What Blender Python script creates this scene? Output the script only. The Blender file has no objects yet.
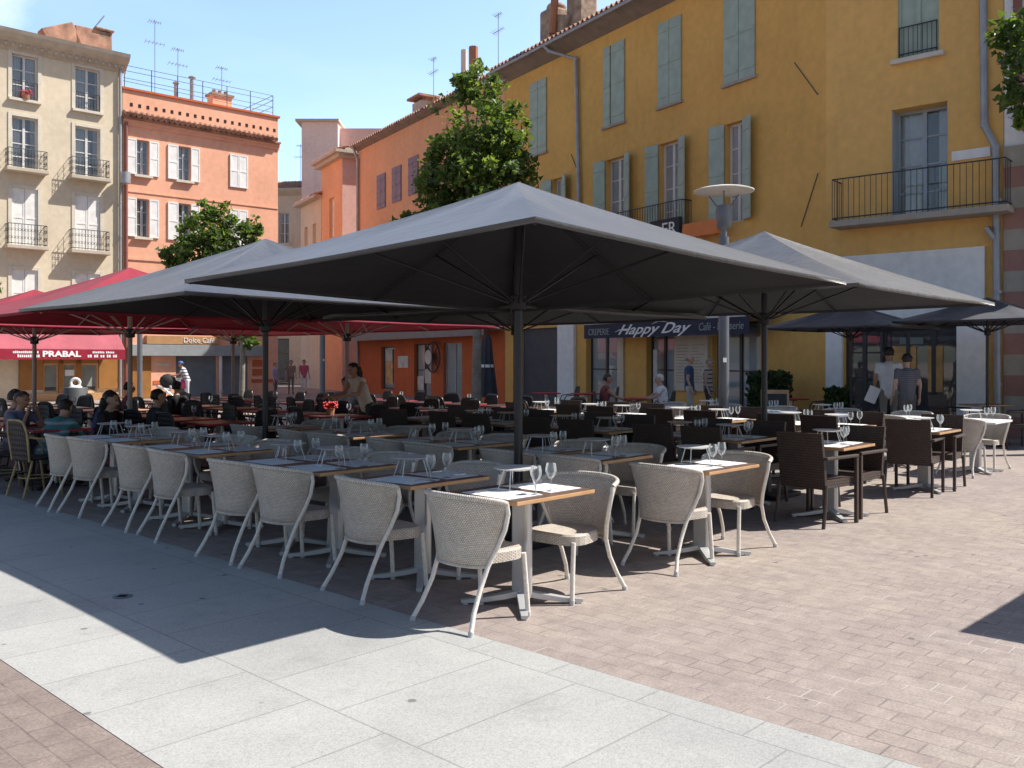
import bpy, bmesh, math, random
import numpy as np
from mathutils import Vector, Matrix, Euler
R = math.radians
rnd = random.Random(7)
scene = bpy.context.scene
COL = scene.collection

# ------------------------------------------------------------------ materials
def new_mat(name):
    m = bpy.data.materials.new(name); m.use_nodes = True
    nt = m.node_tree; b = nt.nodes['Principled BSDF']
    return m, nt, b

def coords(nt, kind='obj', scale=(1,1,1), rot=(0,0,0)):
    if kind == 'pos':
        s = nt.nodes.new('ShaderNodeNewGeometry').outputs['Position']
    elif kind == 'uv':
        s = nt.nodes.new('ShaderNodeTexCoord').outputs['UV']
    else:
        s = nt.nodes.new('ShaderNodeTexCoord').outputs['Object']
    mp = nt.nodes.new('ShaderNodeMapping')
    mp.inputs['Scale'].default_value = scale; mp.inputs['Rotation'].default_value = rot
    nt.links.new(s, mp.inputs['Vector'])
    return mp.outputs['Vector']

def noise(nt, vec, scale, detail=4, rough=.55):
    n = nt.nodes.new('ShaderNodeTexNoise'); n.inputs['Scale'].default_value = scale
    n.inputs['Detail'].default_value = detail; n.inputs['Roughness'].default_value = rough
    nt.links.new(vec, n.inputs['Vector']); return n.outputs['Fac']

def ramp(nt, fac, stops):
    r = nt.nodes.new('ShaderNodeValToRGB'); e = r.color_ramp.elements
    while len(e) < len(stops): e.new(.5)
    for k, (p, c) in enumerate(stops):
        e[k].position = p; e[k].color = (c[0], c[1], c[2], 1) if hasattr(c, '__len__') else (c, c, c, 1)
    nt.links.new(fac, r.inputs['Fac']); return r.outputs['Color']

def mixc(nt, fac, a, b, mode='MIX'):
    m = nt.nodes.new('ShaderNodeMix'); m.data_type = 'RGBA'; m.blend_type = mode
    for s, v in ((m.inputs[0], fac), (m.inputs[6], a), (m.inputs[7], b)):
        if isinstance(v, (int, float)): s.default_value = v
        elif isinstance(v, tuple): s.default_value = (v[0], v[1], v[2], 1)
        else: nt.links.new(v, s)
    return m.outputs[2]

def bump(nt, b, h, strength=.3, dist=.01):
    n = nt.nodes.new('ShaderNodeBump'); n.inputs['Strength'].default_value = strength
    n.inputs['Distance'].default_value = dist
    nt.links.new(h, n.inputs['Height']); nt.links.new(n.outputs['Normal'], b.inputs['Normal'])

def mat(name, c, rough=.7, var=.12, scale=4, bmp=0, bscale=60, metal=0, kind='obj', sheen=0, spec=.5):
    m, nt, b = new_mat(name)
    v = coords(nt, kind)
    f = noise(nt, v, scale, 6)
    col = ramp(nt, f, [(.3, [x*(1-var) for x in c]), (.7, [min(1, x*(1+var)) for x in c])])
    nt.links.new(col, b.inputs['Base Color'])
    b.inputs['Roughness'].default_value = rough; b.inputs['Metallic'].default_value = metal
    b.inputs['Specular IOR Level'].default_value = spec
    if sheen: b.inputs['Sheen Weight'].default_value = sheen; b.inputs['Sheen Roughness'].default_value = .4
    if bmp: bump(nt, b, noise(nt, v, bscale, 5), bmp, .01)
    return m

def wall_mat(name, c, dirt=(.2,.16,.12), amt=.35, bmp=.25):
    m, nt, b = new_mat(name)
    v = coords(nt, 'pos')
    f1 = noise(nt, v, .45, 7, .6); f2 = noise(nt, v, 5, 6)
    vs = coords(nt, 'pos', (3.2, 3.2, .25))
    f3 = noise(nt, vs, 1.0, 6, .65)
    a = ramp(nt, f1, [(.3, [x*.84 for x in c]), (.7, [min(1, x*1.1) for x in c])])
    a2 = mixc(nt, .35, a, ramp(nt, f2, [(.35, [x*.82 for x in c]), (.65, [min(1, x*1.12) for x in c])]))
    st = ramp(nt, f3, [(.52, 0), (.75, amt)])
    a3 = mixc(nt, st, a2, tuple(x*.5+y*.25 for x, y in zip(c, dirt)))
    nt.links.new(a3, b.inputs['Base Color']); b.inputs['Roughness'].default_value = .9
    b.inputs['Specular IOR Level'].default_value = .2
    bump(nt, b, noise(nt, v, 30, 6), bmp, .02)
    return m

def weave_mat(name, c, gap, rows=30, cols=16, rough=.55):
    m, nt, b = new_mat(name)
    v = coords(nt, 'uv')
    br = nt.nodes.new('ShaderNodeTexBrick')
    br.inputs['Scale'].default_value = 1.0
    br.inputs['Brick Width'].default_value = 1.0/cols; br.inputs['Row Height'].default_value = 1.0/rows
    br.inputs['Mortar Size'].default_value = .0034; br.inputs['Mortar Smooth'].default_value = .4
    br.inputs['Color1'].default_value = (*[x*1.08 for x in c], 1); br.inputs['Color2'].default_value = (*[x*.82 for x in c], 1)
    br.inputs['Mortar'].default_value = (*gap, 1); br.offset = .5
    nt.links.new(v, br.inputs['Vector'])
    n = noise(nt, coords(nt, 'obj'), 9, 5)
    col = mixc(nt, .5, br.outputs['Color'], ramp(nt, n, [(.3, .7), (.7, 1.15)]), 'MULTIPLY')
    nt.links.new(col, b.inputs['Base Color']); b.inputs['Roughness'].default_value = rough
    inv = nt.nodes.new('ShaderNodeMath'); inv.operation = 'SUBTRACT'; inv.inputs[0].default_value = 1
    nt.links.new(br.outputs['Fac'], inv.inputs[1])
    bump(nt, b, inv.outputs[0], .8, .006)
    return m

def stripe_mat(name, c, c2, axis='z', freq=20, rough=.6, bmp=.6, sharp=.5):
    """horizontal / vertical slats"""
    m, nt, b = new_mat(name)
    w = nt.nodes.new('ShaderNodeTexWave'); w.wave_type = 'BANDS'; w.bands_direction = axis.upper()
    w.inputs['Scale'].default_value = freq/6.2832*2; w.inputs['Distortion'].default_value = 0
    v = coords(nt, 'obj'); nt.links.new(v, w.inputs['Vector'])
    col = ramp(nt, w.outputs['Fac'], [(.05, c2), (.05+.4*sharp, c)])
    n = noise(nt, v, 3, 6)
    col = mixc(nt, .6, col, ramp(nt, n, [(.3, .75), (.7, 1.15)]), 'MULTIPLY')
    nt.links.new(col, b.inputs['Base Color']); b.inputs['Roughness'].default_value = rough
    bump(nt, b, w.outputs['Fac'], bmp, .02)
    return m

def glass_pane(name, c=(.03,.04,.05)):
    m, nt, b = new_mat(name)
    f = noise(nt, coords(nt, 'pos'), .8, 3)
    nt.links.new(ramp(nt, f, [(.35, [x*.6 for x in c]), (.65, [x*1.7 for x in c])]), b.inputs['Base Color'])
    b.inputs['Roughness'].default_value = .06; b.inputs['Specular IOR Level'].default_value = .7
    return m

def clear_glass(name):
    m = bpy.data.materials.new(name); m.use_nodes = True; nt = m.node_tree; nt.nodes.clear()
    o = nt.nodes.new('ShaderNodeOutputMaterial'); mx = nt.nodes.new('ShaderNodeMixShader')
    t = nt.nodes.new('ShaderNodeBsdfTransparent'); g = nt.nodes.new('ShaderNodeBsdfGlossy'); fr = nt.nodes.new('ShaderNodeFresnel')
    t.inputs['Color'].default_value = (.96,.97,.97,1); g.inputs['Roughness'].default_value = .03; fr.inputs['IOR'].default_value = 1.75
    df = nt.nodes.new('ShaderNodeBsdfDiffuse'); df.inputs['Color'].default_value = (.85,.88,.9,1); m2 = nt.nodes.new('ShaderNodeMixShader'); m2.inputs[0].default_value = .45
    nt.links.new(g.outputs[0], m2.inputs[1]); nt.links.new(df.outputs[0], m2.inputs[2])
    ad = nt.nodes.new('ShaderNodeMath'); ad.operation = 'ADD'; ad.use_clamp = True; ad.inputs[1].default_value = .06; nt.links.new(fr.outputs[0], ad.inputs[0])
    nt.links.new(ad.outputs[0], mx.inputs[0]); nt.links.new(t.outputs[0], mx.inputs[1]); nt.links.new(m2.outputs[0], mx.inputs[2])
    nt.links.new(mx.outputs[0], o.inputs['Surface']); return m

def leaf_mat(name, c):
    m = bpy.data.materials.new(name); m.use_nodes = True; nt = m.node_tree
    b = nt.nodes['Principled BSDF']; o = nt.nodes['Material Output']
    n = noise(nt, coords(nt, 'obj'), 7, 3)
    col = ramp(nt, n, [(.3, [x*.65 for x in c]), (.7, [x*1.4 for x in c])])
    nt.links.new(col, b.inputs['Base Color']); b.inputs['Roughness'].default_value = .5
    tr = nt.nodes.new('ShaderNodeBsdfTranslucent'); mx = nt.nodes.new('ShaderNodeMixShader'); mx.inputs[0].default_value = .42
    tr.inputs['Color'].default_value = (c[0]*2.6, c[1]*2.3, c[2]*1.0, 1)
    nt.links.new(b.outputs[0], mx.inputs[1]); nt.links.new(tr.outputs[0], mx.inputs[2]); nt.links.new(mx.outputs[0], o.inputs['Surface'])
    return m

def fabric_mat(name, c, sheen=.35, rough=.75, trans=.0, spec=.4):
    m, nt, b = new_mat(name)
    v = coords(nt, 'obj'); f = noise(nt, v, 1.6, 6)
    col = ramp(nt, f, [(.3, [x*.85 for x in c]), (.7, [x*1.12 for x in c])])
    nt.links.new(col, b.inputs['Base Color']); b.inputs['Roughness'].default_value = rough
    b.inputs['Sheen Weight'].default_value = sheen; b.inputs['Sheen Roughness'].default_value = .3; b.inputs['Specular IOR Level'].default_value = spec
    bump(nt, b, noise(nt, v, 2.6, 5, .6), .45, .06)
    if trans:
        o = nt.nodes['Material Output']; tr = nt.nodes.new('ShaderNodeBsdfTranslucent'); mx = nt.nodes.new('ShaderNodeMixShader')
        mx.inputs[0].default_value = trans; nt.links.new(col, tr.inputs['Color'])
        nt.links.new(b.outputs[0], mx.inputs[1]); nt.links.new(tr.outputs[0], mx.inputs[2]); nt.links.new(mx.outputs[0], o.inputs['Surface'])
    return m

M = {}
M['rattan'] = weave_mat('beige_weave', (.74,.68,.60), (.36,.29,.23), 38, 46)
M['rattan_rim'] = weave_mat('beige_wrap', (.76,.71,.64), (.36,.30,.24), 6, 60)
M['rattan_leg'] = mat('beige_wrapped_tube', (.75,.70,.63), .5, .12, 40, .4, 120)
M['foot'] = mat('plastic_foot', (.5,.5,.5), .5)
M['brown_weave'] = weave_mat('dark_brown_weave', (.085,.055,.045), (.015,.01,.01), 40, 30, .5)
M['brown_leg'] = mat('dark_brown_tube', (.06,.04,.033), .45, .15, 30, .3, 120)
M['black_weave'] = weave_mat('black_weave', (.036,.031,.030), (.008,.008,.008), 40, 30, .5)
M['black_leg'] = mat('black_tube', (.02,.018,.018), .4)
M['cane'] = mat('cane_tube', (.40,.29,.13), .5, .3, 12)
M['wood_top'] = mat('table_wood', (.15,.092,.07), .35, .25, 6)
M['dark_top'] = mat('dark_table_top', (.055,.038,.034), .35, .2, 6)
M['wood_edge'] = mat('table_wood_edge', (.52,.30,.14), .45, .2, 8)
M['alu'] = mat('aluminium', (.62,.62,.62), .35, .05, 8, metal=.7)
M['alu_cast'] = mat('cast_aluminium', (.55,.56,.57), .45, .08, 8, metal=.5)
M['steel'] = mat('steel_wire', (.66,.66,.66), .3, .03, 8, metal=.35)
M['white_plate'] = mat('pale_disc', (.62,.62,.62), .35, .05)
M['paper'] = mat('white_paper', (.82,.83,.84), .8, .03)
M['cloth_white'] = mat('white_cloth', (.75,.74,.72), .85, .05)
M['glass'] = clear_glass('wine_glass_clear')
M['grey_fabric'] = fabric_mat('grey_canvas', (.048,.048,.051), .3, .45, spec=.9)
M['grey_lining'] = fabric_mat('grey_canvas_lining', (.052,.052,.057), .05, .8)
M['red_fabric'] = fabric_mat('red_canvas', (.36,.035,.06), .2, .8, .25)
M['navy_fabric'] = fabric_mat('navy_canvas', (.05,.053,.066), .2)
M['dark_metal'] = mat('dark_metal', (.03,.03,.035), .4, .1, metal=.5)
M['pole_grey'] = mat('pole_dark', (.035,.037,.045), .35, .1, metal=.4)
M['pole_pale'] = mat('pole_pale', (.42,.38,.34), .5, .1)
M['lamp_grey'] = mat('lamp_post_paint', (.16,.17,.19), .45, .12, 3, metal=.2)
M['lamp_white'] = mat('lamp_disc_white', (.72,.68,.6), .5, .06)
M['bin_grey'] = mat('bin_paint', (.085,.09,.095), .6, .15, 3)
M['concrete'] = mat('concrete', (.4,.4,.38), .9, .15, 6, .4)
M['ochre'] = wall_mat('ochre_render', (.78,.45,.135), amt=.2)
M['ochre2'] = wall_mat('ochre_render_brightened', (.82,.49,.165), amt=.2)  # same ochre render, lightened in colour so the turned facade plane reads brighter
M['orange'] = wall_mat('orange_render', (.87,.45,.30), amt=.14, bmp=.1)
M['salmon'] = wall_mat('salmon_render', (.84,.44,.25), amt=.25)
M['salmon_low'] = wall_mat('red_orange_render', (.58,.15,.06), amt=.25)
M['pinkwall'] = wall_mat('pale_pink_render', (.84,.68,.62), amt=.25)
M['mauve'] = wall_mat('mauve_pink_render', (.74,.50,.44), amt=.2)
M['cream'] = wall_mat('cream_render', (.70,.60,.45), amt=.14, bmp=.1)
M['cream2'] = wall_mat('cream_stone', (.68,.59,.46), amt=.3)
M['whitewall'] = wall_mat('white_panel', (.88,.88,.87), amt=.1)
M['stone'] = wall_mat('grey_stone', (.42,.38,.33), amt=.4)
M['pinkstone'] = wall_mat('pink_stone', (.40,.22,.19), amt=.4)
M['trim'] = mat('pale_trim', (.66,.60,.50), .8, .08)
M['cornice'] = mat('cornice_stone', (.52,.45,.36), .85, .12, 3, .3)
M['soffit'] = mat('eave_soffit', (.26,.22,.19), .8, .2, 3)
M['tile'] = mat('roof_tile', (.40,.22,.15), .85, .45, 2.5, .3, 20)
M['brick_rough'] = mat('rubble_chimney', (.36,.27,.2), .95, .4, 4, .8, 12)
M['sh_green'] = mat('shutter_grey_green', (.38,.46,.385), .6, .12, 4, .3, 40)
M['sh_white'] = stripe_mat('shutter_white', (.88,.86,.84), (.76,.74,.72), 'z', 60, bmp=.15)
M['sh_white2'] = stripe_mat('shutter_white_boards', (.86,.84,.80), (.7,.68,.65), 'x', 30, bmp=.15)
M['sh_purple'] = mat('shutter_mauve', (.24,.17,.22), .6, .15, 4)
M['roller'] = stripe_mat('roller_shutter', (.27,.31,.34), (.1,.12,.13), 'z', 40)
M['roller_dark'] = stripe_mat('roller_grille', (.12,.13,.15), (.03,.03,.04), 'x', 60)
M['blind'] = stripe_mat('window_blind', (.36,.41,.40), (.1,.12,.12), 'z', 60)
M['frame_white'] = mat('window_frame_white', (.66,.66,.65), .5, .06)
M['frame_grey'] = mat('window_frame_grey', (.36,.42,.47), .5, .08)
M['frame_blue'] = mat('door_frame_blue', (.13,.18,.30), .5, .08)
M['pane'] = glass_pane('window_glass')
M['pane_sky'] = glass_pane('window_glass_bluish', (.10,.14,.18))
M['pane_clear'] = clear_glass('clear_window_glass')
M['curtain'] = mat('net_curtain', (.62,.62,.60), .9, .1, 6)
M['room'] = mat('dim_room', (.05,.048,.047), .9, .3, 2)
M['dark'] = mat('hole_shade', (.012,.011,.012), .9)  # near-black colour standing in for the shade in holes and slots
M['iron'] = mat('wrought_iron', (.05,.05,.055), .5)
M['zinc'] = mat('zinc_pipe', (.36,.37,.39), .45, .15, 4, metal=.4)
M['pipe_red'] = mat('red_brown_pipe', (.28,.10,.08), .5)
M['wood_door'] = stripe_mat('orange_wood', (.48,.22,.06), (.22,.09,.02), 'x', 50)
M['awn_red'] = fabric_mat('awning_red', (.40,.10,.13), .2, .8, .1)
M['awn_red_d'] = fabric_mat('awning_valance_red', (.30,.012,.035), .1)
M['awn_navy'] = fabric_mat('awning_navy', (.035,.04,.07), .2)
M['awn_grey'] = mat('fascia_grey', (.22,.21,.21), .7, .1)
M['white_paint'] = mat('white_lettering', (.85,.85,.84), .6, .02)
M['fascia_tan'] = mat('fascia_tan', (.48,.26,.12), .6, .1)
M['fascia_grey'] = mat('fascia_pale_grey', (.30,.32,.33), .6, .1)
M['orange_sign'] = mat('orange_sign', (.75,.22,.06), .5, .06)
M['black_board'] = mat('chalk_board', (.03,.032,.035), .7)
M['menu'] = mat('menu_board', (.62,.55,.45), .6, .08)
M['poster_y'] = mat('poster_yellow', (.62,.36,.12), .5, .3, 3)
M['poster_w'] = mat('poster_pale', (.55,.55,.52), .5, .25, 3)
M['antenna'] = mat('antenna_metal', (.22,.22,.23), .5, metal=.5)
M['flower'] = mat('red_flowers', (.55,.02,.03), .6, .4, 20)
M['terracotta'] = mat('terracotta', (.42,.18,.1), .8)
M['red_cloth'] = mat('red_table_edge', (.45,.03,.05), .6, .1)
M['leaf_a'] = leaf_mat('leaf_dark', (.055,.095,.026))
M['leaf_b'] = leaf_mat('leaf_mid', (.085,.145,.036))
M['leaf_c'] = leaf_mat('leaf_light', (.13,.20,.055))
M['bark'] = mat('bark', (.24,.21,.17), .9, .3, 6, .6, 25)
M['hedge_leaf'] = leaf_mat('hedge_leaf', (.022,.045,.014))
M['planter'] = mat('planter_dark', (.03,.035,.03), .6)

# paving -------------------------------------------------------------
def ground_mat(name='pink_pavers', tone=1.0):
    m, nt, b = new_mat(name)
    v = coords(nt, 'obj')
    br = nt.nodes.new('ShaderNodeTexBrick'); br.inputs['Scale'].default_value = 1
    br.inputs['Brick Width'].default_value = .21; br.inputs['Row Height'].default_value = .128
    br.inputs['Mortar Size'].default_value = .0055; br.inputs['Mortar Smooth'].default_value = .3; br.offset = .5; br.inputs['Bias'].default_value = -.1
    sw = nt.nodes.new('ShaderNodeMapping'); sw.inputs['Rotation'].default_value = (0,0,R(90)); nt.links.new(v, sw.inputs['Vector'])
    wn = nt.nodes.new('ShaderNodeTexNoise'); wn.inputs['Scale'].default_value = 9; nt.links.new(v, wn.inputs['Vector'])
    ad = nt.nodes.new('ShaderNodeVectorMath'); ad.operation = 'MULTIPLY_ADD'; ad.inputs[1].default_value = (.008,.008,0)
    nt.links.new(wn.outputs['Color'], ad.inputs[0]); nt.links.new(sw.outputs[0], ad.inputs[2])
    nt.links.new(ad.outputs[0], br.inputs['Vector'])
    br.inputs['Color1'].default_value = (.335,.297,.278,1); br.inputs['Color2'].default_value = (.30,.262,.248,1); br.inputs['Mortar'].default_value = (.275,.24,.225,1)
    big = ramp(nt, noise(nt, v, .35, 6, .6), [(.3, (.86,.82,.84)), (.7, (1.12,1.1,1.02))])
    c = mixc(nt, 1, br.outputs['Color'], big, 'MULTIPLY')
    grain = ramp(nt, noise(nt, v, 75, 4, .7), [(.3, .72), (.7, 1.2)])
    c = mixc(nt, 1, c, grain, 'MULTIPLY')
    mid = ramp(nt, noise(nt, v, 7, 5, .65), [(.32, (.84,.82,.82)), (.68, (1.12,1.11,1.08))])
    c = mixc(nt, 1, c, mid, 'MULTIPLY')
    dj = ramp(nt, noise(nt, v, 2.2, 4, .6), [(.5, 0), (.66, .5)])
    dm = nt.nodes.new('ShaderNodeMath'); dm.operation = 'MULTIPLY'; nt.links.new(dj, dm.inputs[0]); nt.links.new(br.outputs['Fac'], dm.inputs[1])
    c = mixc(nt, dm.outputs[0], c, (.13,.11,.105))
    # pale sand in some joints
    n3 = ramp(nt, noise(nt, v, 1.7, 3), [(.36, .7), (.46, 0)])
    jm = nt.nodes.new('ShaderNodeMath'); jm.operation = 'MULTIPLY'; nt.links.new(n3, jm.inputs[0]); nt.links.new(br.outputs['Fac'], jm.inputs[1])
    c = mixc(nt, jm.outputs[0], c, (.46,.41,.38))
    if tone != 1: c = mixc(nt, 1, c, (tone, tone*.95, tone*.93), 'MULTIPLY')
    sp = spots(nt, v, 2.7, .07)
    c = mixc(nt, sp, c, (.10,.09,.085))
    nt.links.new(c, b.inputs['Base Color']); b.inputs['Roughness'].default_value = .85; b.inputs['Specular IOR Level'].default_value = .25
    inv = nt.nodes.new('ShaderNodeMath'); inv.operation = 'SUBTRACT'; inv.inputs[0].default_value = 1; nt.links.new(br.outputs['Fac'], inv.inputs[1])
    bump(nt, b, inv.outputs[0], .5, .006)
    return m

def spots(nt, v, scale, size):
    vo = nt.nodes.new('ShaderNodeTexVoronoi'); vo.inputs['Scale'].default_value = scale; nt.links.new(v, vo.inputs['Vector'])
    wn = nt.nodes.new('ShaderNodeTexNoise'); wn.inputs['Scale'].default_value = 25; nt.links.new(v, wn.inputs['Vector'])
    ad = nt.nodes.new('ShaderNodeMath'); ad.operation = 'MULTIPLY_ADD'; ad.inputs[1].default_value = .035
    nt.links.new(wn.outputs['Fac'], ad.inputs[0]); nt.links.new(vo.outputs['Distance'], ad.inputs[2])
    return ramp(nt, ad.outputs[0], [(size, .7), (size+.014, 0)])

def granite_mat():
    m, nt, b = new_mat('pale_granite_slabs')
    v = coords(nt, 'obj')
    br = nt.nodes.new('ShaderNodeTexBrick'); br.inputs['Scale'].default_value = 1
    br.inputs['Brick Width'].default_value = .56; br.inputs['Row Height'].default_value = 1.03
    br.inputs['Mortar Size'].default_value = .005; br.inputs['Mortar Smooth'].default_value = .2; br.offset = .37
    sw = nt.nodes.new('ShaderNodeMapping'); sw.inputs['Rotation'].default_value = (0,0,R(90)); sw.inputs['Location'].default_value = (0.08, 2.69, 0); nt.links.new(v, sw.inputs['Vector'])
    nt.links.new(sw.outputs[0], br.inputs['Vector'])
    br.inputs['Color1'].default_value = (.39,.387,.372,1); br.inputs['Color2'].default_value = (.355,.353,.342,1); br.inputs['Mortar'].default_value = (.26,.255,.25,1)
    grain = ramp(nt, noise(nt, v, 120, 3, .75), [(.32, .74), (.5, 1.0), (.68, 1.2)])
    c = mixc(nt, 1, br.outputs['Color'], grain, 'MULTIPLY')
    big = ramp(nt, noise(nt, v, .8, 6, .65), [(.3, (.86,.87,.88)), (.7, (1.1,1.1,1.08))])
    c = mixc(nt, 1, c, big, 'MULTIPLY')
    c = mixc(nt, spots(nt, v, 3.0, .075), c, (.09,.09,.09))
    st = ramp(nt, noise(nt, v, 2.3, 7, .7), [(.54, 0), (.74, .42)])
    c = mixc(nt, st, c, (.20,.20,.19))
    nt.links.new(c, b.inputs['Base Color']); b.inputs['Roughness'].default_value = .75; b.inputs['Specular IOR Level'].default_value = .3
    bump(nt, b, noise(nt, v, 200, 2), .15, .004)
    return m

# ------------------------------------------------------------------ mesh builder
class MB:
    def __init__(s): s.v = []; s.f = []; s.m = []; s.uv = []; s.cm = 0
    def face(s, pts, uvs=None):
        k = len(s.v); s.v += [tuple(p) for p in pts]; s.f.append(tuple(range(k, k+len(pts)))); s.m.append(s.cm)
        s.uv.append(uvs)
    def box(s, c, d, rz=0, rx=0, ry=0):
        a = Euler((rx, ry, rz)).to_matrix(); c = Vector(c); hx, hy, hz = d[0]/2, d[1]/2, d[2]/2
        P = [c + a @ Vector((x*hx, y*hy, z*hz)) for x in (-1,1) for y in (-1,1) for z in (-1,1)]
        k = len(s.v); s.v += [tuple(p) for p in P]
        for q in ((0,1,3,2),(4,6,7,5),(0,4,5,1),(2,3,7,6),(0,2,6,4),(1,5,7,3)):
            s.f.append(tuple(k+i for i in q)); s.m.append(s.cm); s.uv.append(None)
        return s
    def bb(s, x0, x1, y0, y1, z0, z1):
        return s.box(((x0+x1)/2,(y0+y1)/2,(z0+z1)/2), (abs(x1-x0),abs(y1-y0),abs(z1-z0)))
    def tube(s, pts, r, n=8, cap=True, uvw=False):
        pts = [Vector(p) for p in pts]; N = len(pts)
        rs = r if hasattr(r, '__len__') else [r]*N
        t = (pts[1]-pts[0]).normalized(); u = t.orthogonal().normalized(); rings = []
        for i in range(N):
            tt = (pts[min(i+1,N-1)]-pts[max(i-1,0)]).normalized()
            u = (u - tt*u.dot(tt)); u = u.normalized() if u.length > 1e-6 else tt.orthogonal().normalized()
            w = tt.cross(u); k = len(s.v)
            for j in range(n):
                a = 2*math.pi*j/n; s.v.append(tuple(pts[i] + (u*math.cos(a)+w*math.sin(a))*rs[i]))
            rings.append(k)
        for i in range(N-1):
            for j in range(n):
                a, b = rings[i], rings[i+1]; j2 = (j+1) % n
                s.f.append((a+j, a+j2, b+j2, b+j)); s.m.append(s.cm)
                s.uv.append([(i/(N-1), j/n), (i/(N-1), (j+1)/n), ((i+1)/(N-1), (j+1)/n), ((i+1)/(N-1), j/n)])
        if cap:
            s.f.append(tuple(rings[0]+j for j in reversed(range(n)))); s.m.append(s.cm); s.uv.append(None)
            s.f.append(tuple(rings[-1]+j for j in range(n))); s.m.append(s.cm); s.uv.append(None)
        return s
    def lathe(s, prof, n=16, c=(0,0,0)):
        ks = []
        for (r, z) in prof:
            ks.append(len(s.v))
            for j in range(n):
                a = 2*math.pi*j/n; s.v.append((c[0]+r*math.cos(a), c[1]+r*math.sin(a), c[2]+z))
        for i in range(len(prof)-1):
            for j in range(n):
                j2 = (j+1) % n; s.f.append((ks[i]+j, ks[i]+j2, ks[i+1]+j2, ks[i+1]+j)); s.m.append(s.cm); s.uv.append(None)
        return s
    def extrude(s, prof, x0, x1):
        """closed profile of (y,z) swept along x"""
        n = len(prof)
        for i in range(n):
            a, b = prof[i], prof[(i+1) % n]
            s.face([(x0,a[0],a[1]),(x1,a[0],a[1]),(x1,b[0],b[1]),(x0,b[0],b[1])])
        s.face([(x0,p[0],p[1]) for p in reversed(prof)]); s.face([(x1,p[0],p[1]) for p in prof])
        return s
    def blob(s, c, r, n=10, sq=(1,1,1)):
        m_ = n//2
        ks = []
        for i in range(m_+1):
            th = math.pi*i/m_; ks.append(len(s.v))
            for j in range(n):
                a = 2*math.pi*j/n
                s.v.append((c[0]+r*sq[0]*math.sin(th)*math.cos(a), c[1]+r*sq[1]*math.sin(th)*math.sin(a), c[2]-r*sq[2]*math.cos(th)))
        for i in range(m_):
            for j in range(n):
                j2 = (j+1) % n; s.f.append((ks[i]+j, ks[i]+j2, ks[i+1]+j2, ks[i+1]+j)); s.m.append(s.cm); s.uv.append(None)
        return s
    def mesh(s, name, mats, smooth=False):
        me = bpy.data.meshes.new(name); me.from_pydata(s.v, [], s.f)
        for m_ in (mats if isinstance(mats, (list, tuple)) else [mats]): me.materials.append(m_)
        me.polygons.foreach_set('material_index', s.m)
        if any(u is not None for u in s.uv):
            lay = me.uv_layers.new(name='UVMap'); d = lay.data
            for p, u in zip(me.polygons, s.uv):
                if u:
                    for li, t in zip(p.loop_indices, u): d[li].uv = t
        me.validate()
        if smooth:
            me.polygons.foreach_set('use_smooth', [True]*len(me.polygons)); me.set_sharp_from_angle(angle=R(42))
        me.update(); return me
    def build(s, name, mats, parent=None, smooth=False, fr=(0,0,0), z=0, bevel=0, merge=False):
        me = s.mesh(name, mats, smooth)
        o = bpy.data.objects.new(name, me); COL.objects.link(o)
        if parent: o.parent = parent
        o.location = (fr[0], fr[1], z); o.rotation_euler = (0,0,fr[2])
        if bevel:
            bv = o.modifiers.new('Bevel', 'BEVEL'); bv.width = bevel; bv.segments = 2; bv.limit_method = 'ANGLE'
        return o

def tag(o, label, cat, group=None, kind=None):
    if kind: o['kind'] = kind
    if label: o['label'] = label
    if cat: o['category'] = cat
    if group: o['group'] = group
    return o

def thing(name, label, cat, loc=(0,0,0), rz=0, group=None):
    o = bpy.data.objects.new(name, None); COL.objects.link(o); o.empty_display_size = .1
    o.location = loc; o.rotation_euler = (0,0,rz); return tag(o, label, cat, group)

KIDS = {}
def kids(o): return list(o.children)
def dup(root, loc, rz, label, group=None):
    r = root.copy(); COL.objects.link(r); r.location = loc; r.rotation_euler = (0,0,rz); r['label'] = label
    if group: r['group'] = group
    for ch in kids(root):
        c = ch.copy(); COL.objects.link(c); c.parent = r
        for g in kids(ch):
            d = g.copy(); COL.objects.link(d); d.parent = c
    return r

D1 = Vector((-.7250,.6888)); D2 = Vector((.6888,.7250)); GA = math.atan2(.7250,.6888)
def P(p, q, z=0):
    v = D1*p + D2*q; return (v.x, v.y, z)
ORD = ['', 'first','second','third','fourth','fifth','sixth','seventh','eighth','ninth','tenth','eleventh','twelfth']

def text(body, size, m, parent, loc, fr=(0,0,0), shear=0, name='lettering', extrude=.008, align='CENTER', sx=1, bold=0, rx=90):
    cu = bpy.data.curves.new(name, 'FONT'); cu.body = body; cu.size = size; cu.shear = shear; cu.extrude = extrude
    cu.align_x = align; cu.align_y = 'CENTER'; cu.offset = bold; cu.resolution_u = 3
    t = bpy.data.objects.new(name, cu); COL.objects.link(t)
    dg = bpy.context.evaluated_depsgraph_get()
    me = bpy.data.meshes.new_from_object(t.evaluated_get(dg)); bpy.data.objects.remove(t); bpy.data.curves.remove(cu)
    me.transform(Matrix.Translation(loc) @ Matrix.Rotation(R(rx), 4, 'X') @ Matrix.Diagonal((sx,1,1,1)))
    me.materials.clear(); me.materials.append(m); me.name = name
    o = bpy.data.objects.new(name, me); COL.objects.link(o); o.parent = parent
    o.location = (fr[0], fr[1], 0); o.rotation_euler = (0,0,fr[2]); return o

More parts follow.
